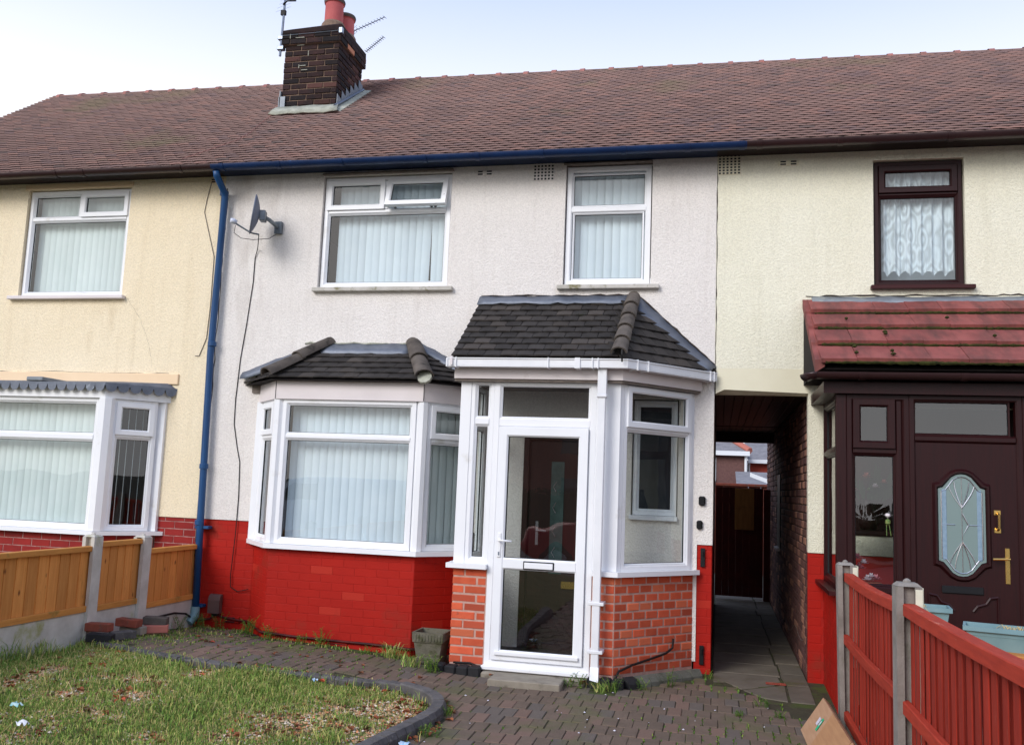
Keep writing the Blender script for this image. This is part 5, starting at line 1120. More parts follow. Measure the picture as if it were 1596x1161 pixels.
base = ctr - uy * .20 + ax * .05; lnb = ctr + ax * .215 - uy * .135
MB().tube([tuple(base - ax * .08), tuple(base), tuple(lnb)], .009, 6).build('arm', 'galv', dish)
MB().tube([tuple(lnb - ax * .01 + Vector((0, 0, .01))), tuple(lnb + ax * .03 + Vector((0, 0, .02))), tuple(lnb + ax * .055 + Vector((0, 0, .022)))], [.022, .03, .024], 10).build('lnb', 'lnb', dish, True)
b = MB(); b.bbox(-.03, .03, -.05, .05, -.055, .055, .004, Matrix.Translation(ctr - ax * .04) @ Matrix.Rotation(.3, 4, 'Z')); b.tube([tuple(ctr - ax * .03), (-4.59, -.20, 4.28), (-4.575, -.04, 4.25)], .022, 8); b.build('mount', 'galv', dish)
MB().bbox(-4.61, -4.53, -.045, -.001, 4.18, 4.31, .003).build('wall_plate', 'galv', dish)
MB().tube([tuple(lnb + Vector((0, 0, -.02))), tuple(lnb + Vector((-.01, 0, -.10))), tuple(lnb + Vector((.06, .03, -.15))), tuple(base + Vector((.0, .05, -.06))), (-4.60, -.16, 4.09), (-4.58, -.06, 4.16)], .0035, 5).build('lead_cable', 'cable_black', dish)
def cable(name, pts, r, m, label, y=-.006, cat='cable'):
    P = []
    for a, c in zip(pts, pts[1:]):
        a, c = Vector(a), Vector(c); k = max(2, int((c - a).length / .06))
        P += [tuple(a.lerp(c, i / k)) for i in range(k)]
    P.append(pts[-1]); o = MB().tube(P, r, 6).build(name, m, None, True); return tag(o, label, cat)
cable('satellite_cable', [(-4.66, -.27, 4.11), (-4.72, -.16, 4.06), (-4.80, -.02, 4.02), (-4.83, -.006, 3.92), (-4.83, -.006, 3.66), (-4.87, -.006, 3.2), (-4.91, -.006, 2.83), (-4.93, -.006, 2.4), (-4.925, -.006, 2.14), (-4.87, -.006, 1.9), (-4.827, -.006, 1.745), (-4.81, -.006, 1.4), (-4.81, -.01, 1.02), (-4.83, -.01, .6), (-4.82, -.01, .47), (-4.74, -.01, .43), (-4.62, -.012, .46)], .0045, 'cable_black', 'thin black cable hanging from the satellite dish down the white wall')
cable('wall_cable', [(-5.42, -.006, 4.79), (-5.46, -.006, 4.6), (-5.48, -.006, 4.45), (-5.40, -.006, 4.2), (-5.32, -.006, 3.95), (-5.315, -.006, 3.4), (-5.33, -.006, 3.05), (-5.40, -.006, 2.86), (-5.45, -.006, 2.86)], .004, 'grey_timber', 'thin brown cable looping on the yellow render left of the blue downpipe')
cable('wall_cable', [(-5.29, -.006, 4.8), (-5.285, -.006, 3.5), (-5.27, -.006, 2.2), (-5.265, -.01, 1.1), (-5.265, -.01, .9)], .005, 'grey_timber', 'straight brown cable running down beside the blue downpipe')
cable('base_cable', [(-5.17, -.10, .12), (-5.02, -.02, .14), (-4.96, -.012, .20), (-4.90, -.02, .17), (-4.75, -.02, .15), (-4.60, -.025, .145), (-4.40, -.25, .135), (-4.215, -.468, .13), (-3.9, -.47, .115), (-3.5, -.468, .105), (-3.1, -.468, .10), (-2.70, -.47, .085), (-2.5, -.25, .08), (-2.33, -.1, .08)], .012, 'cable_red', 'thick dark cable clipped along the foot of the red bay')
cable('fence_cable', [(-5.17, -.95, .20), (-5.165, -.7, .235), (-5.16, -.45, .24), (-5.16, -.25, .21), (-5.165, -.12, .15)], .010, 'cable_black', 'black cable running along the gravel board to the blue downpipe')
F, l = seg(pC, pD); cable('porch_cable', [tuple(F @ Vector(q)) for q in ((.0, -.02, .02), (.05, -.02, .09), (.2, -.022, .13), (.45, -.022, .17), (.62, -.022, .20), (.70, -.022, .24), (.71, -.02, .32))], .010, 'cable_black', 'black cable along the brick base of the splayed porch side')
cable('porch_cable', [(-2.2, -.765, .06), (-2.05, -.765, .065), (-1.97, -.77, .04), (-1.93, -.775, -.02)], .010, 'cable_black', 'black cable at the foot of the narrow brick pier left of the porch door')
mb_ = thing('meter_box', (-4.97, 0, .2), 'small grey plastic cover box on the red wall by the blue downpipe', 'box')
pr = [(0, -.09)] + [(-.05 * math.sin(math.radians(a)), 0) for a in (0,)]
b = MB(); prof = [(.0, .20), (-.055, .20), (-.06, .33), (-.05, .365), (-.03, .385), (0, .39)]; b.loft([[(-5.035, y, z) for y, z in prof], [(-4.905, y, z) for y, z in prof]]); b.build('cover', 'meter_grey', mb_)
MB().bbox(-5.0, -4.94, -.03, 0, .17, .2, .003).build('gland', 'cable_black', mb_)
for (x, z, w_, h_, lab) in ((-.098, 1.545, .062, .085, 'black key safe on the white pier, the upper of two'), (-.118, 1.325, .055, .08, 'black doorbell box on the white pier, the lower of two')):
    t = thing('wall_box', (x, 0, z), lab, 'box'); MB().bbox(x - w_ / 2, x + w_ / 2, -.035, 0, z - h_ / 2, z + h_ / 2, .012).build('case', 'black_plastic', t); MB().bbox(x - w_ / 2 + .012, x + w_ / 2 - .012, -.039, -.03, z - h_ / 2 + .03, z + h_ / 2 - .012, .002).build('cover', 'rubber', t)
for z, lab in ((1.03, 'black iron gate hook on the red pier, the upper of two'), (.16, 'black iron gate hook on the red pier, the lower of two')):
    t = thing('gate_hook', (-.085, 0, z), lab, 'gate hook'); MB().bbox(-.105, -.065, -.012, .0, z - .085, z + .085, .003).build('plate', 'black_plastic', t); MB().tube([(-.085, -.01, z + .02), (-.085, -.035, z + .02), (-.085, -.035, z + .06)], .007, 6).build('pin', 'black_plastic', t)
# aerials on the chimney
ae = thing('tv_aerial', (CX0 - .06, 1.58, 7.1), 'tall mast aerial strapped to the left edge of the chimney', 'aerial')
MB().tube([(CX0 - .07, 1.56, 7.02), (CX0 - .06, 1.56, 7.5), (CX0 - .05, 1.56, 8.1)], .016, 8).build('mast', 'steel', ae)
for z in (7.10, 7.24): MB().bbox(CX0 - .11, CX0 - .02, 1.53, 1.60, z, z + .05, .004).build('bracket', 'steel', ae)
MB().tube([(CX0 - .07, 1.54, 7.72), (CX0 + .0, 1.52, 7.755), (CX0 + .13, 1.50, 7.735)], .011, 6).build('boom', 'cable_black', ae); MB().bbox(CX0 - .10, CX0 - .03, 1.54, 1.58, 7.58, 7.65, .006).build('clamp', 'cable_black', ae)
for i in range(4): MB().tube([(CX0 - .2 + .02 * i, 1.6, 7.66 + .05 * i), (CX0 + .12, 1.4, 7.60 + .05 * i)], .0015, 4).build('element', 'steel', ae)
for k, (A, B, lab) in enumerate((((-4.90, 2.32, 7.71), (-4.454, 2.3, 7.867), 'thin yagi aerial behind the chimney pots, the upper of two'), ((-4.745, 2.40, 7.436), (-4.455, 2.3, 7.581), 'thin yagi aerial behind the chimney, the lower of two'))):
    t = thing('yagi_aerial', A, lab, 'aerial'); A, B = Vector(A), Vector(B); MB().tube([tuple(A), tuple(B)], .006, 5).build('boom', 'steel', t); d = (B - A)
    for i in range(11): p = A + d * (i / 10.5 + .03); MB().tube([tuple(p + Vector((.0, -.06, -.012))), tuple(p + Vector((.004, .06, .014)))], .0045, 4).build('element', 'steel', t)
    if k == 0:
        for i in range(3): MB().tube([tuple(A + Vector((-.06, .05, -.05 + .05 * i))), tuple(A + Vector((.08, -.1, -.08 + .05 * i)))], .003, 4).build('reflector_bar', 'steel', t)
        MB().tube([tuple(A + Vector((-.06, .06, -.5))), tuple(A)], .008, 5).build('mast', 'steel', t)
MB().tube([(CX0 - .05, 1.45, zr_at(1.45) + .055), (CX0 - .0, 1.1, zr_at(1.1) + .05), (CX0 + .08, .7, zr_at(.7) + .05), (CX0 + .06, .45, zr_at(.45) + .05), (CX0 - .10, .15, zr_at(.15) + .05), (CX0 - .25, -.1, zr_at(-.1) + .05)], .0032, 5).build('aerial_cable', 'ridge_red'); tag(bpy.data.objects['aerial_cable'], 'thin cable running down the roof tiles below the chimney', 'cable')
# ------------------------------------------------------------------ kerb round the lawn
ke = thing('lawn_edging', (-2.0, -2.1, 0), 'curved dark concrete block kerb round the lawn', 'edging')
def resample(P, step):
    out = [Vector(P[0])]; acc = 0
    for a, c in zip(P, P[1:]):
        a, c = Vector(a), Vector(c); n = max(1, int((c - a).length / .01))
        for i in range(1, n + 1):
            p = a.lerp(c, i / n); 
            if (p - out[-1]).length >= step: out.append(p)
    return out
# smooth the line
def catmull(P, k=6):
    P = [Vector(p) for p in P]; out = []
    for i in range(len(P) - 1):
        p0, p1, p2, p3 = P[max(i - 1, 0)], P[i], P[i + 1], P[min(i + 2, len(P) - 1)]
        for j in range(k):
            t = j / k; out.append(.5 * ((2 * p1) + (p2 - p0) * t + (2 * p0 - 5 * p1 + 4 * p2 - p3) * t * t + (3 * p1 - p0 - 3 * p2 + p3) * t ** 3))
    out.append(P[-1]); return [tuple(p) for p in out]
kl = catmull(KERB); ks = resample(kl, .105)
for i in range(len(ks) - 1):
    a, c = ks[i], ks[i + 1]; d = (c - a).normalized(); nn = Vector((-d.y, d.x)); a = a + d * .003; c = c - d * .003
    if a.y < -5.5: break
    xr = smoothstep((a.x + 3.0) / .9)
    top = (.012 + .058 * xr) + R.uniform(-.004, .004)
    ga, gc = G(a.x, a.y), G(c.x, c.y); V = []
    for p, gz in ((a, ga), (c, gc)):
        for (o, z) in ((-.055, -.12), (-.055, top - .012), (-.045, top), (.035, top), (.055, top - .016 - .02 * xr), (.056, -.12)): V.append((p.x + nn.x * o, p.y + nn.y * o, gz + z))
    MB().add(V, [(i_, i_ + 1, i_ + 7, i_ + 6) for i_ in range(5)] + [(5, 4, 3, 2, 1, 0), (6, 7, 8, 9, 10, 11)]).build('kerb_stone', 'kerb', ke)
# black blocks at the foot of the porch
pk = thing('porch_edging', (-.9, -.85, 0), 'row of black and grey blocks along the foot of the porch', 'edging')
def block(F, u0, u1, y0, y1, z0, z1, m, c=.012): MB().bbox(u0, u1, y0, y1, z0, z1, c, F).build('block', m, pk)
for i in range(4): block(ID, -2.36 + i * .108, -2.36 + i * .108 + .104, -.885, -.765, -.1, .055 + R.uniform(-.006, .006), 'black_block')
for i in range(3): block(ID, -1.01 + i * .105, -1.01 + i * .105 + .10, -.90, -.765, -.1, .045 + R.uniform(-.006, .006), 'black_block')
F, l = seg((pC[0] + .08, pC[1] - .02), (pD[0] + .06, pD[1] - .06))
for i in range(7):
    s = (l - .05) / 7; MB().add([(i * s + .005, -.11, -.1), ((i + 1) * s - .005, -.11, -.1), ((i + 1) * s - .005, -.095, .01), (i * s + .005, -.095, .01), (i * s + .005, -.06, .042 + .02 * (i == 6)), ((i + 1) * s - .005, -.06, .042 + .02 * (i == 6)), ((i + 1) * s - .005, -.002, .055), (i * s + .005, -.002, .055), (i * s + .005, -.002, -.1), ((i + 1) * s - .005, -.002, -.1)], [(0, 1, 2, 3), (3, 2, 5, 4), (4, 5, 6, 7), (0, 3, 4, 7, 8), (1, 9, 6, 5, 2)], F).build('block', 'black_block' if i == 0 else 'edging_grey', pk)
st = MB().bbox(-1.80, -1.19, -1.13, -.86, -.05, .022, .008).build('doorstep', 'stone_step'); tag(st, 'worn pale stone slab laid as a step before the porch door', 'step')
st = MB().bbox(-1.93, -1.02, -.87, -.76, -.06, .02, .015).build('threshold_stone', 'stone_step'); tag(st, 'narrow grey stone kerb under the porch door threshold', 'stone')
# loose bricks by the fence
pile = [((-4.98, -1.80, .215), 12, 'black_block', 'black loose brick, left one at the bottom of the pile by the fence'), ((-4.90, -1.62, .215), 70, 'kerb', 'grey loose brick standing end-on in the pile by the fence'), ((-5.06, -1.72, .285), 8, 'brick_worn', 'orange-red loose brick on top of the black brick by the fence'), ((-4.98, -1.36, .215), 5, 'stone_step', 'buff loose brick under the red one by the fence'), ((-5.0, -1.40, .285), 2, 'brick_worn', 'red loose brick, topmost of the pile by the fence'), ((-4.86, -1.20, .215), 30, 'far_hip', 'pinkish loose brick at the foot of the second fence post'), ((-4.88, -1.18, .282), 18, 'hip_grey', 'brown weathered loose brick beside the second fence post')]
for (p, a, m, lab) in pile:
    F = Matrix.Translation(p) @ Matrix.Rotation(math.radians(a), 4, 'Z') @ Matrix.Rotation(R.uniform(-.03, .03), 4, 'Y')
    o = MB().bbox(-.105, .105, -.05, .05, -.034, .034, .006, F).build('loose_brick', m); tag(o, lab, 'brick', 'loose bricks by the fence')
# stone planter
pt = thing('stone_planter', (-2.43, -.55, .02), 'square grey moulded stone planter between the red bay and the porch', 'planter')
b = MB(); c0 = (-2.45, -.62)
def sq(h, z): return [(c0[0] + h * a, c0[1] + h * e, z) for a, e in ((-1, -1), (1, -1), (1, 1), (-1, 1))]
zb = .02; b.loft([sq(.105, zb), sq(.115, zb + .05), sq(.108, zb + .055), sq(.128, zb + .18), sq(.138, zb + .185), sq(.145, zb + .27), sq(.125, zb + .27), sq(.118, zb + .2), sq(.117, zb + .19)]); b.build('pot', 'pot_stone', pt)
for s in range(4):
    a = s * math.pi / 2; F = Matrix.Translation((c0[0], c0[1], 0)) @ Matrix.Rotation(a, 4, 'Z')
    b = MB()
    for i in range(9): b.bbox(-.12 + i * .028, -.103 + i * .028, -.147, -.135, zb + .195, zb + .255, .003, F)
    b.build('fluting', 'pot_stone', pt)
MB().add(sq(.119, zb + .215), [(0, 1, 2, 3)]).build('compost', 'compost', pt)
# leaning boards
lb = thing('laminate_board', (.75, -2.1, -.05), 'wood-effect laminate board with green sticker leaning at the foot of the red fence', 'board')
T = Vector((.80, -1.60, .195)); e1 = Vector((.02, -1.0, .006)).normalized(); e2 = Vector((-.16, .02, -.25)).normalized(); nb = e2.cross(e1).normalized()
if nb.x > 0: nb = -nb
def leaf_board(off, t, m, name, l=1.25, h=.285, a0=0):
    V = []
    for q in (off, off - t):
        for (s, d) in ((a0, 0), (l, 0), (l, h), (a0, h)): V.append(tuple(T + e1 * s + e2 * d + nb * q))
    return MB().add(V, [(0, 3, 2, 1), (4, 5, 6, 7), (0, 1, 5, 4), (1, 2, 6, 5), (2, 3, 7, 6), (3, 0, 4, 7)]).build(name, m, lb)
leaf_board(0, .018, 'laminate', 'board_face'); leaf_board(.0015, .004, 'laminate_b', 'overlay', 1.25, .285, .50); leaf_board(-.020, .018, 'board_edge', 'second_board', 1.2, .28, .03)
def stick(s0, s1, d0, d1, m, o=.0035): MB().add([tuple(T + e1 * s + e2 * d + nb * o) for s, d in ((s0, d0), (s1, d0), (s1, d1), (s0, d1))], [(0, 1, 2, 3)]).build('sticker', m, lb)
stick(.275, .345, .095, .15, 'sticker_white'); stick(.365, .42, .08, .175, 'sticker_green', .0045)
MB().add([tuple(T + e1 * s + e2 * d + nb * .0055) for s, d in ((.378, .10), (.405, .10), (.405, .135), (.378, .135))], [(0, 1, 2, 3)]).build('sticker_print', 'sticker_white', lb)
# ------------------------------------------------------------------ plants
def blades(name, pts, hts, wid, m, label=None, parent=None, bend=.5):
    n = len(pts); a = NR.uniform(0, 2 * np.pi, n); h = np.asarray(hts); w = wid * NR.uniform(.6, 1.3, n); be = bend * NR.uniform(.1, 1.2, n) * h; b2 = NR.uniform(0, 2 * np.pi, n)
    P = np.asarray(pts); dx, dy = np.cos(a) * w / 2, np.sin(a) * w / 2; bx, by = np.cos(b2) * be, np.sin(b2) * be
    V = np.empty((n, 5, 3)); z0 = P[:, 2] - .01
    V[:, 0] = np.c_[P[:, 0] - dx, P[:, 1] - dy, z0]; V[:, 1] = np.c_[P[:, 0] + dx, P[:, 1] + dy, z0]
    V[:, 2] = np.c_[P[:, 0] - dx * .8 + bx * .35, P[:, 1] - dy * .8 + by * .35, P[:, 2] + h * .6]; V[:, 3] = np.c_[P[:, 0] + dx * .8 + bx * .35, P[:, 1] + dy * .8 + by * .35, P[:, 2] + h * .6]
    V[:, 4] = np.c_[P[:, 0] + bx, P[:, 1] + by, P[:, 2] + h * np.clip(1 - .4 * be / np.maximum(h, 1e-4), .5, 1)]
    b = np.arange(n) * 5; f = [(i, i + 1, i + 3, i + 2) for i in b.tolist()] + [(i + 2, i + 3, i + 4) for i in b.tolist()]
    me = bpy.data.meshes.new(name); me.from_pydata(V.reshape(-1, 3).tolist(), [], f); me.update()
    return link(name, me, m, parent)
def lawn_z(x, y): return G(x, y) - .035 + .018 * math.sin(x * 5.1 + y * 3) * math.sin(y * 4.3 - x)
def vn(x, y, s, seed=0):                                       # cheap value noise
    x, y = x * s + seed * 17.3, y * s + seed * 9.1; xi, yi = math.floor(x), math.floor(y); fx, fy = x - xi, y - yi; fx = fx * fx * (3 - 2 * fx); fy = fy * fy * (3 - 2 * fy)
    def h(a, c): v = math.sin(a * 127.1 + c * 311.7 + seed * 74.7) * 43758.5453; return v - math.floor(v)
    return (h(xi, yi) * (1 - fx) + h(xi + 1, yi) * fx) * (1 - fy) + (h(xi, yi + 1) * (1 - fx) + h(xi + 1, yi + 1) * fx) * fy
def bare(x, y):                                                # where gravel and leaves show through
    v = .55 * vn(x, y, 2.2, 1) + .45 * vn(x, y, 6.0, 2)
    v += .42 * smoothstep((x + 3.1) / 1.0) * smoothstep((y + 3.6) / 1.2)
    d = min((Vector((x, y)) - k).length for k in ks[::3]); v += .16 * (1 - smoothstep(d / .22))
    return v
gp, gh, gv, lv = [], [], [], []
N = 0
while N < 90000:
    x, y = R.uniform(-5.15, -1.95), -1.6 - 4.0 * R.random() ** 1.15
    if not in_bed(x, y): continue
    N += 1
    v = bare(x, y)
    if R.random() > smoothstep((v - .555) / .28) * .9:
        gp.append((x, y, lawn_z(x, y))); t = vn(x, y, 1.6, 5); gh.append((.02 + .036 * R.random()) * (.6 + .9 * t) * (1.7 if R.random() < .04 else 1))
    if v > .51 and R.random() < .36: gv.append((x, y, lawn_z(x, y)))
    if R.random() < .003 + .018 * (v > .66): lv.append((x, y, lawn_z(x, y)))
gr_ = blades('grass', gp, gh, .006, 'grass', bend=.9); kind(gr_, 'stuff'); tag(gr_, 'patchy short green lawn grass inside the kerb', 'grass')
# long grass at the fence foot and strays
P, Hh = [], []
for _ in range(1500):
    x, y = -5.16 + abs(R.gauss(0, .10)), R.uniform(-4.6, -2.2); P.append((x, y, lawn_z(x, y))); Hh.append(R.uniform(.06, .24) * math.exp(-(x + 5.16) * 4))
for _ in range(700):
    k = R.choice(ks[:40]); x, y = k.x + R.gauss(0, .05), k.y - .07 + R.gauss(0, .04); P.append((x, y, G(x, y) - .03)); Hh.append(R.uniform(.03, .11))
o = blades('long_grass', P, Hh, .006, 'grass', bend=.9); kind(o, 'stuff'); tag(o, 'longer ragged grass along the fence foot and the kerb', 'grass')
P, Hh = [], []
for _ in range(420):
    x, y = R.uniform(-5.0, -2.2), R.uniform(-4.6, -1.9)
    if in_bed(x, y): P.append((x, y, lawn_z(x, y))); Hh.append(R.uniform(.05, .14))
o = blades('dead_grass', P, Hh, .004, 'straw', bend=1.8); kind(o, 'stuff'); tag(o, 'dry straw-coloured grass stalks lying in the lawn', 'grass')
def scatter(name, pts, mesh_fn, m, label, cat):
    V = []; Fs = []; b = 0
    for p in pts:
        v, f = mesh_fn(); V += [(p[0] + q[0], p[1] + q[1], p[2] + q[2]) for q in v]; Fs += [tuple(i + b for i in t) for t in f]; b += len(v)
    me = bpy.data.meshes.new(name); me.from_pydata(V, [], Fs); me.update(); o = link(name, me, m); kind(o, 'stuff'); return tag(o, label, cat)
def chip():
    s = R.uniform(.006, .016); a = R.uniform(0, 6.3); v = [(s * R.uniform(.7, 1.2) * math.cos(a + i * 1.57), s * R.uniform(.7, 1.2) * math.sin(a + i * 1.57), R.uniform(-.002, .004)) for i in range(4)]
    return v + [(0, 0, s * .75), (0, 0, -s * .3)], [(0, 1, 4), (1, 2, 4), (2, 3, 4), (3, 0, 4), (1, 0, 5), (2, 1, 5), (3, 2, 5), (0, 3, 5)]
scatter('gravel', gv, chip, 'gravel', 'pale orange and white gravel chips showing through the lawn', 'gravel')
def dleaf():
    s = R.uniform(.016, .038); a = R.uniform(0, 6.3); c, q = math.cos(a), math.sin(a); cu = R.uniform(.2, .7) * s; L_ = []
    for (u, w, z) in ((-1, 0, 0), (-.4, .45, cu), (.3, .5, cu), (1, 0, .2 * cu), (.3, -.5, cu * R.uniform(.5, 1.4)), (-.4, -.45, cu), (0, 0, 0)): L_.append(((u * c - w * q) * s, (u * q + w * c) * s, z + .004))
    return L_, [(0, 1, 6), (1, 2, 6), (2, 3, 6), (3, 4, 6), (4, 5, 6), (5, 0, 6)]
for _ in range(120):
    k = R.choice(ks[14:46]); s = R.choice((-1, 1)); x, y = k.x + s * R.uniform(.06, .14), k.y + R.uniform(-.05, .05); lv.append((x, y, G(x, y) + (.0 if not in_bed(x, y) else -.02)))
for _ in range(26):
    x, y = R.uniform(-4.9, -2.2), R.uniform(-1.5, -.55)
    if paved(x, y): lv.append((x, y, G(x, y) + .002))
for _ in range(14): lv.append((-1.93 + R.uniform(0, .95), -.88 + R.uniform(-.05, .02), .0))
scatter('dead_leaves', lv, dleaf, 'leaf_brown', 'brown and red dead leaves on the lawn and along the kerb', 'leaves')
pb = []
for _ in range(45):
    x, y = R.uniform(-1.9, .9), R.uniform(-3.2, -.9)
    if paved(x, y): pb.append((x, y, G(x, y) + .003))
scatter('stone_chips', pb, lambda: (lambda v, f: ([(a * .7, c * .7, e * .7) for a, c, e in v], f))(*chip()), 'sticker_white', 'white stone chips scattered on the block paving', 'gravel')
# grass and moss creeping over the path by the bay
P, Hh = [], []
for _ in range(26000):
    x, y = R.uniform(-5.12, -1.9), R.uniform(-2.0, -.05)
    if not paved(x, y): continue
    dk = min((Vector((x, y)) - k).length for k in ks[:34:3]); dw = -.47 - y if -4.3 < x < -2.6 else -y
    dn = .75 * (1 - smoothstep(abs(dw) / .3)) + .55 * (1 - smoothstep((dk - .05) / .18)) * (x < -2.4) + .75 * smoothstep((-4.2 - x) / .6)
    dn = dn * smoothstep((-1.9 - x) / .5) * (vn(x, y, 4.5, 12) * .7 + vn(x, y, 13, 13) * .6 - .25)
    if R.random() < dn: P.append((x, y, G(x, y) - .004)); Hh.append(R.uniform(.008, .05) * (.5 + dn))
o = blades('path_grass', P, Hh, .007, 'grass', bend=1.1); kind(o, 'stuff'); tag(o, 'thin grass and moss creeping over the path below the red bay', 'grass')
# moss and seedlings in the paving joints
P, Hh = [], []
for _ in range(26000):
    x, y = R.uniform(-5.1, .95), R.uniform(-3.4, -.1)
    if not paved(x, y) or not paved(x, y + .06): continue
    dens = .06 + .9 * smoothstep((x + .9) / 1.2) * smoothstep((y + 3.0) / .9) * (.3 + vn(x, y, 3, 8)) + .75 * smoothstep((-2.2 - x) / .8) * smoothstep((y + 2.0) / .6)
    dens *= (vn(x, y, 5, 9) > .42)
    # snap to the nearest long joint
    r_ = round((-.10 - y) / .217); x0 = -5.25 + (.1085 / 2 if r_ % 2 else 0) + .1085 / 2; xj = x0 + round((x - x0) / .1085) * .1085
    if R.random() < dens * .5: P.append((xj + R.gauss(0, .006), y, G(xj, y) - .004)); Hh.append(R.uniform(.008, .028))
o = blades('joint_weeds', P, Hh, .010, 'leaf_green', bend=1.2); kind(o, 'stuff'); tag(o, 'tiny green seedlings and moss growing in the paving joints', 'weeds')
def weed(x, y, h, n, label, m='leaf_green', spread=.5):
    z = G(x, y) - .005; t = thing('weed', (x, y, z), label, 'weed', 'weeds along the house wall')
    stem = MB(); leaf = MB()
    for i in range(n):
        a = R.uniform(0, 6.28); hh = h * R.uniform(.5, 1); ox, oy = math.cos(a) * spread * hh, math.sin(a) * spread * hh * .6; sx, sy = x + R.gauss(0, spread * .05), y + R.gauss(0, .02)
        stem.tube([(sx, sy, z), (sx + ox * .4, sy + oy * .4, z + hh * .6), (sx + ox, sy + oy, z + hh)], .0018, 4)
        for j in range(7):
            q = (j + 1) / 7; px, py, pz = sx + ox * q, sy + oy * q, z + hh * q; b2 = R.uniform(0, 6.28); ln = R.uniform(.014, .034) * (h / .15) ** .4; w_ = ln * .45; c, s = math.cos(b2), math.sin(b2); dz_ = R.uniform(-.2, .5) * ln
            leaf.add([(px, py, pz), (px + c * ln * .5 - s * w_ / 2, py + s * ln * .5 + c * w_ / 2, pz + dz_ * .6), (px + c * ln, py + s * ln, pz + dz_ * .5), (px + c * ln * .5 + s * w_ / 2, py + s * ln * .5 - c * w_ / 2, pz + dz_ * .6)], [(0, 1, 2, 3)])
    stem.build('stems', m, t); leaf.build('leaves', m, t); return t
ws = [(-5.05, -.16, .17, 14, 'leafy weed at the foot of the blue downpipe'), (-5.12, -.42, .14, 12, 'low weed under the black cable by the gravel board'), (-5.08, -.72, .12, 8, 'upright broad-leaved weed beside the gravel board'), (-4.86, -.12, .18, 10, 'tall weed beneath the grey cover box'), (-4.50, -.22, .13, 14, 'bushy weed in the corner of the bay, left of its edge'), (-4.36, -.40, .20, 12, 'tall weed at the left angle of the red bay'), (-4.08, -.56, .15, 16, 'rounded weed by the left corner of the red bay front'), (-3.75, -.56, .10, 14, 'low weed under the middle of the red bay'), (-3.55, -.56, .17, 12, 'weed just left of the air brick'), (-3.05, -.58, .07, 8, 'small pale weed right of the air brick'), (-2.32, -.96, .17, 18, 'leafy weed clump in front of the black blocks'), (-1.17, -.92, .11, 8, 'weed at the right end of the doorstep'), (-1.05, -.93, .14, 9, 'weed against the black blocks below the white downpipe'), (-.78, -.96, .15, 10, 'weed at the corner of the porch edging'), (-.55, -.80, .12, 8, 'weed in front of the grey splayed edging'), (-.34, -.62, .16, 7, 'slim weed before the grey splayed edging'), (-.02, -.16, .09, 6, 'weed at the foot of the red pier'), (-1.86, -2.1, .10, 10, 'weed outside the kerb curve'), (-1.83, -2.62, .09, 12, 'weed spreading from the kerb towards the paving'), (.40, -1.02, .07, 10, 'cushion weed by the flagstone edge'), (.52, -1.30, .06, 12, 'round weed in the paving before the red fence'), (.22, -1.35, .05, 12, 'flat weed in the paving left of the round one')]
for wv_ in ws: weed(*wv_)
for (x, y, nb_, h_, lab) in ((-2.82, -.62, 90, .2, 'dry yellowing grass tuft at the right corner of the red bay'), (-2.55, -.86, 60, .2, 'green grass tuft before the stone planter'), (-.86, -.97, 60, .13, 'yellow-green grass tuft at the porch corner blocks'), (-2.35, -3.0, 60, .1, 'grass tuft spilling over the kerb')):
    o = blades('grass_tuft', [(x + R.gauss(0, .05), y + R.gauss(0, .03), G(x, y)) for _ in range(nb_)], [h_ * R.uniform(.4, 1) for _ in range(nb_)], .006, 'grass', bend=1.4); tag(o, lab, 'grass', 'grass tufts by the paving')
# litter
def scrap(x, y, s, m, lab):
    z = G(x, y) + (.02 if in_bed(x, y) else .004); vs = []
    for j in range(5):
        for i in range(5): vs.append((x + (i - 2) * s / 4 + R.uniform(-.004, .004), y + (j - 2) * s / 5 + R.uniform(-.004, .004), z + R.uniform(0, .028)))
    o = MB().add(vs, [(j * 5 + i, j * 5 + i + 1, j * 5 + i + 6, j * 5 + i + 5) for j in range(4) for i in range(4)]).build('wrapper', m, None, True); tag(o, lab, 'litter')
scrap(-1.90, -2.88, .075, 'litter_blue', 'crumpled blue and white wrapper beside the kerb'); scrap(-4.06, -3.80, .06, 'litter_teal', 'teal and white scrap in the grass at the left edge'); scrap(-3.80, -4.05, .055, 'litter_white', 'white scrap in the grass at the bottom left corner'); scrap(-2.95, -1.98, .04, 'litter_blue', 'small pale blue scrap in the lawn below the bay')
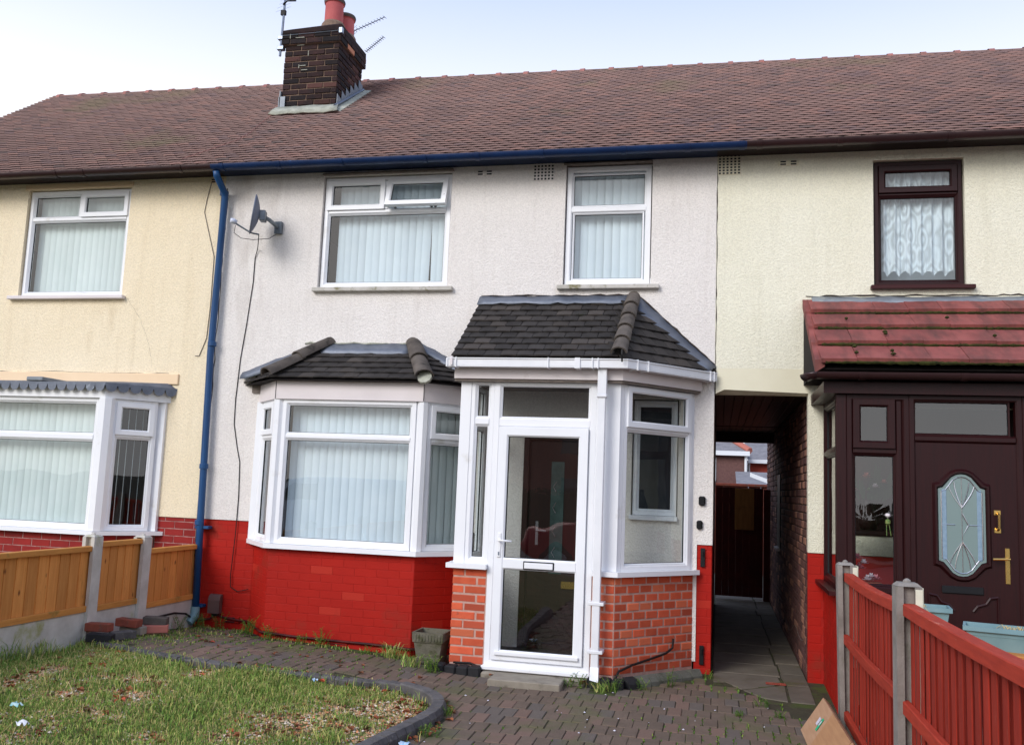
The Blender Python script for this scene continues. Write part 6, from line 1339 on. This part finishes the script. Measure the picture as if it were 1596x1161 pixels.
# ------------------------------------------------------------------ right neighbour's things
bench = thing('garden_bench', (1.8, -1.9, 0), 'plain timber stand behind the red fence carrying the blue planters', 'stand')
MB().bbox(1.15, 2.5, -2.15, -1.45, .62, .66, .006).build('top', 'fence_wood', bench)
for x in (1.2, 2.45):
    for y in (-2.1, -1.5): MB().bbox(x - .03, x + .03, y - .03, y + .03, -.05, .62, .004).build('leg', 'fence_wood', bench)
def trough(x, y, l, w_, z, h, lab, rot=0):
    t = thing('planter', (x, y, z), lab, 'planter', 'blue planters behind the red fence'); F = Matrix.Translation((x, y, z)) @ Matrix.Rotation(rot, 4, 'Z'); b = MB()
    def rc(k, zz): return [tuple(F @ Vector((a * (l / 2 - k), c * (w_ / 2 - k), zz))) for a, c in ((-1, -1), (1, -1), (1, 1), (-1, 1))]
    b.loft([rc(.05, 0), rc(.02, h - .035), rc(0, h - .03), rc(0, h), rc(.018, h), rc(.022, h - .05), rc(.024, h - .06)]); b.build('trough', 'planter_blue', t)
    MB().add(rc(.023, h - .045), [(0, 1, 2, 3)]).build('compost', 'compost', t)
    s = MB()
    for i in range(26):
        p = F @ Vector((R.gauss(0, l * .08), R.gauss(0, w_ * .12), h - .045)); a = R.uniform(0, 6.28); r = R.uniform(.04, .09); s.tube([tuple(p), tuple(p + Vector((math.cos(a) * r * .5, math.sin(a) * r * .5, .05))), tuple(p + Vector((math.cos(a) * r, math.sin(a) * r, .02)))], .002, 4)
    s.build('dry_stalks', 'straw', t); return t
trough(1.98, -1.92, .62, .26, .66, .15, 'blue plastic planter with dry stalks behind the near red fence panel', -.25); trough(1.42, -1.62, .46, .24, .66, .23, 'blue planter peeping over the fence between the two concrete posts', -.12)
def rose(c, r, m, parent, name='flower'):
    b = MB()
    for ring_, (rr, n, tl) in enumerate(((1, 7, .25), (.7, 6, .6), (.4, 5, 1.0))):
        for i in range(n):
            a = i * 2 * math.pi / n + ring_; ca, sa = math.cos(a), math.sin(a); x0 = rr * r; z1 = r * tl
            b.add([(c[0], c[1], c[2]), (c[0] + ca * x0 * .8 - sa * x0 * .45, c[1] + sa * x0 * .8 + ca * x0 * .45, c[2] + z1 * .7), (c[0] + ca * x0, c[1] + sa * x0, c[2] + z1), (c[0] + ca * x0 * .8 + sa * x0 * .45, c[1] + sa * x0 * .8 - ca * x0 * .45, c[2] + z1 * .7)], [(0, 1, 2, 3)])
    return b.build(name, m, parent)
fl = thing('flower_vase', (1.30, -.35, .9), 'vase of orange-pink roses inside the brown porch window', 'flowers')
b = MB(); b.lathe([(.001, 0), (.06, 0), (.09, .08), (.05, .22), (.055, .26)], (1.30, -.35, 1.36), 14); b.build('vase', 'dark_door', fl, True)
MB().bbox(1.08, 1.55, -.50, -.2, 1.325, 1.36, .004).build('shelf', 'dark_door', fl)
for (dx, dz_, r, m) in ((-.02, .44, .05, 'orange_rose'), (-.13, .33, .045, 'orange_rose'), (.05, .36, .04, 'white_flower'), (.12, .40, .035, 'orange_rose'), (-.17, .24, .03, 'orange_rose'), (.0, .33, .03, 'leaf_green')): rose((1.30 + dx, -.40, 1.36 + dz_), r, m, fl)
s = MB()
for i in range(26): a = R.uniform(-1.3, 1.3); h_ = R.uniform(.1, .36); s.add([(1.3 + a * .1, -.36, 1.6), (1.3 + a * .16 + .02, -.37, 1.6 + h_ * .5), (1.3 + a * .2, -.38, 1.58 + h_), (1.3 + a * .16 - .02, -.37, 1.6 + h_ * .5)], [(0, 1, 2, 3)])
s.build('foliage', 'hedge', fl)
fb = thing('flower_basket', (1.22, -.86, ZS + .04), 'basket of pink and white flowers on the brown porch sill behind the fence post', 'flowers')
b = MB(); b.lathe([(.001, 0), (.07, 0), (.085, .06), (.08, .06)], (1.24, -.86, ZS + .045), 14); b.build('basket', 'leaf_brown', fb)
for (dx, dy, dz_, r, m) in ((-.02, 0, .07, .05, 'white_flower'), (.04, .01, .08, .045, 'pink_flower'), (-.08, .02, .16, .05, 'pink_flower'), (-.10, .0, .24, .045, 'pink_flower'), (-.05, .02, .20, .04, 'white_flower'), (.0, -.02, .10, .035, 'white_flower')): rose((1.24 + dx, -.86 + dy, ZS + .045 + dz_), r, m, fb)
dl = thing('hanging_frog', (1.36, -.955, 1.40), 'small green and white frog charm hanging in the brown porch window', 'ornament')
b = MB(); b.lathe([(.001, -.03), (.02, -.015), (.02, .01), (.001, .025)], (1.355, -.955, 1.45), 10); b.build('body', 'doll_green', dl); b = MB(); b.lathe([(.001, -.02), (.022, 0), (.018, .016), (.001, .022)], (1.355, -.955, 1.495), 10); b.build('head', 'white_flower', dl)
for s_ in (-1, 1): MB().tube([(1.355 + s_ * .01, -.955, 1.43), (1.36 + s_ * .014, -.957, 1.37), (1.362 + s_ * .016, -.96, 1.34)], .004, 5).build('leg', 'doll_green', dl)
# ------------------------------------------------------------------ across the street (seen in the glass)
oh = thing('opposite_house', (-4, -34, 0), 'brick house across the street, seen only as a reflection in the door glass', 'house')
MB().box(-13, 5, -42, -34, -.3, 4.8).build('wall', 'opp_wall', oh); MB().add([(-13.3, -33.6, 4.75), (5.3, -33.6, 4.75), (5.3, -42.4, 4.75), (-13.3, -42.4, 4.75), (-9, -38, 8.0), (1, -38, 8.0)], [(1, 0, 4, 5), (2, 1, 5), (3, 2, 5, 4), (0, 3, 4)]).build('roof', 'opp_roof', oh)
for x in (-11, -7, -2, 2):
    for z in (.9, 3.0): MB().box(x, x + 1.6, -34.02, -33.95, z, z + 1.3).build('window', 'dark_glass', oh)
hg = thing('hedge', (-4, -24.5, 0), 'clipped hedge across the street, seen only as a reflection', 'hedge'); V = []; Fs = []
for i in range(9000):
    x, z = R.uniform(-16, 8), -.2 + 1.7 * R.random() ** .8; y = -24.2 + R.gauss(0, .35) * (1 - .3 * (z > 1.2)); a = R.uniform(0, 6.3); s = R.uniform(.05, .10); t = R.uniform(-1, 1)
    V += [(x, y, z), (x + s * math.cos(a), y + s * math.sin(a), z + s * t), (x + s * math.cos(a) - s * .4 * math.sin(a), y + s * math.sin(a), z + s), (x - s * .5 * math.sin(a), y, z + s * .8)]; Fs.append((4 * i, 4 * i + 1, 4 * i + 2, 4 * i + 3))
MB().add(V, Fs).build('foliage', 'hedge', hg); MB().box(-16, 8, -24.5, -23.9, -.3, 1.35).build('branches', 'hedge', hg)

def vehicle(name, loc, prof, glass, w_, wheels, m, label, cat):
    """side profile (along x, z) swept across the width with rounded sides; parked beside the far kerb"""
    t = thing(name, loc, label, cat); X, Y, Z = loc; rings = []
    for (yy, s, dz_) in ((-w_ / 2, .94, .05), (-w_ / 2 + .06, .985, .015), (-w_ / 2 + .2, 1, 0), (w_ / 2 - .2, 1, 0), (w_ / 2 - .06, .985, .015), (w_ / 2, .94, .05)):
        tum = .10
        rings.append([(X + x * s, Y + yy * (1 - tum * max(0, z - .85)), Z + z * (1 if z > .5 else 1) - (dz_ if z > .6 else -dz_)) for x, z in prof])
    b = MB().loft(rings).build('body', m, t, True); smooth_angle(b, 50)
    for s in (-1, 1):
        for g_ in glass:
            MB().add([(X + x, Y + s * (w_ / 2 * (1 - .10 * max(0, z - .85)) + .004), Z + z) for x, z in g_], [tuple(range(len(g_)))]).build('window', 'dark_glass', t)
        for wx in wheels:
            F = Matrix.Translation((X + wx, Y + s * (w_ / 2 - .09), Z + .31)) @ Matrix.Rotation(math.radians(90), 4, 'X')
            o = MB().lathe([(.001, -.1), (.30, -.1), (.315, -.07), (.315, .07), (.30, .1), (.001, .1)], (0, 0, 0), 22, F).build('tyre', 'rubber', t); MB().lathe([(.001, -.115), (.2, -.11), (.2, .11), (.001, .115)], (0, 0, 0), 18, F).build('rim', 'steel', t)
        for hx in (prof[0][0] + .06, prof[-1][0] - .06): MB().bbox(X + hx - .05, X + hx + .05, Y + s * (w_ / 2 - .35) - .15, Y + s * (w_ / 2 - .35) + .15, Z + .6, Z + .74, .02).build('headlight', 'sticker_white', t)
    return t
car = [(-2.05, .35), (-2.08, .75), (-1.95, .92), (-1.0, 1.0), (-.35, 1.40), (.7, 1.45), (1.45, 1.08), (1.98, 1.0), (2.06, .7), (2.02, .35), (1.6, .25), (-1.6, .25)]
vehicle('parked_car', (-2.2, -14.3, -.27), car, [[(-.85, 1.02), (-.3, 1.34), (.1, 1.36), (.1, 1.02)], [(.16, 1.02), (.16, 1.36), (.66, 1.38), (1.2, 1.06)]], 1.72, (-1.3, 1.3), 'car_red', 'red hatchback parked in the street, seen only as a reflection in the porch glass', 'car')
van = [(-2.4, .35), (-2.45, .9), (-2.2, 1.15), (-1.5, 1.3), (-.9, 1.85), (-.5, 1.95), (2.3, 1.95), (2.42, 1.8), (2.45, .4), (1.9, .28), (-1.9, .28)]
vehicle('parked_van', (-9.6, -14.4, -.27), van, [[(-1.25, 1.3), (-.8, 1.74), (-.1, 1.76), (-.1, 1.3)]], 1.85, (-1.55, 1.5), 'van_white', 'white van parked in the street, seen only as a reflection in the left bay', 'van')
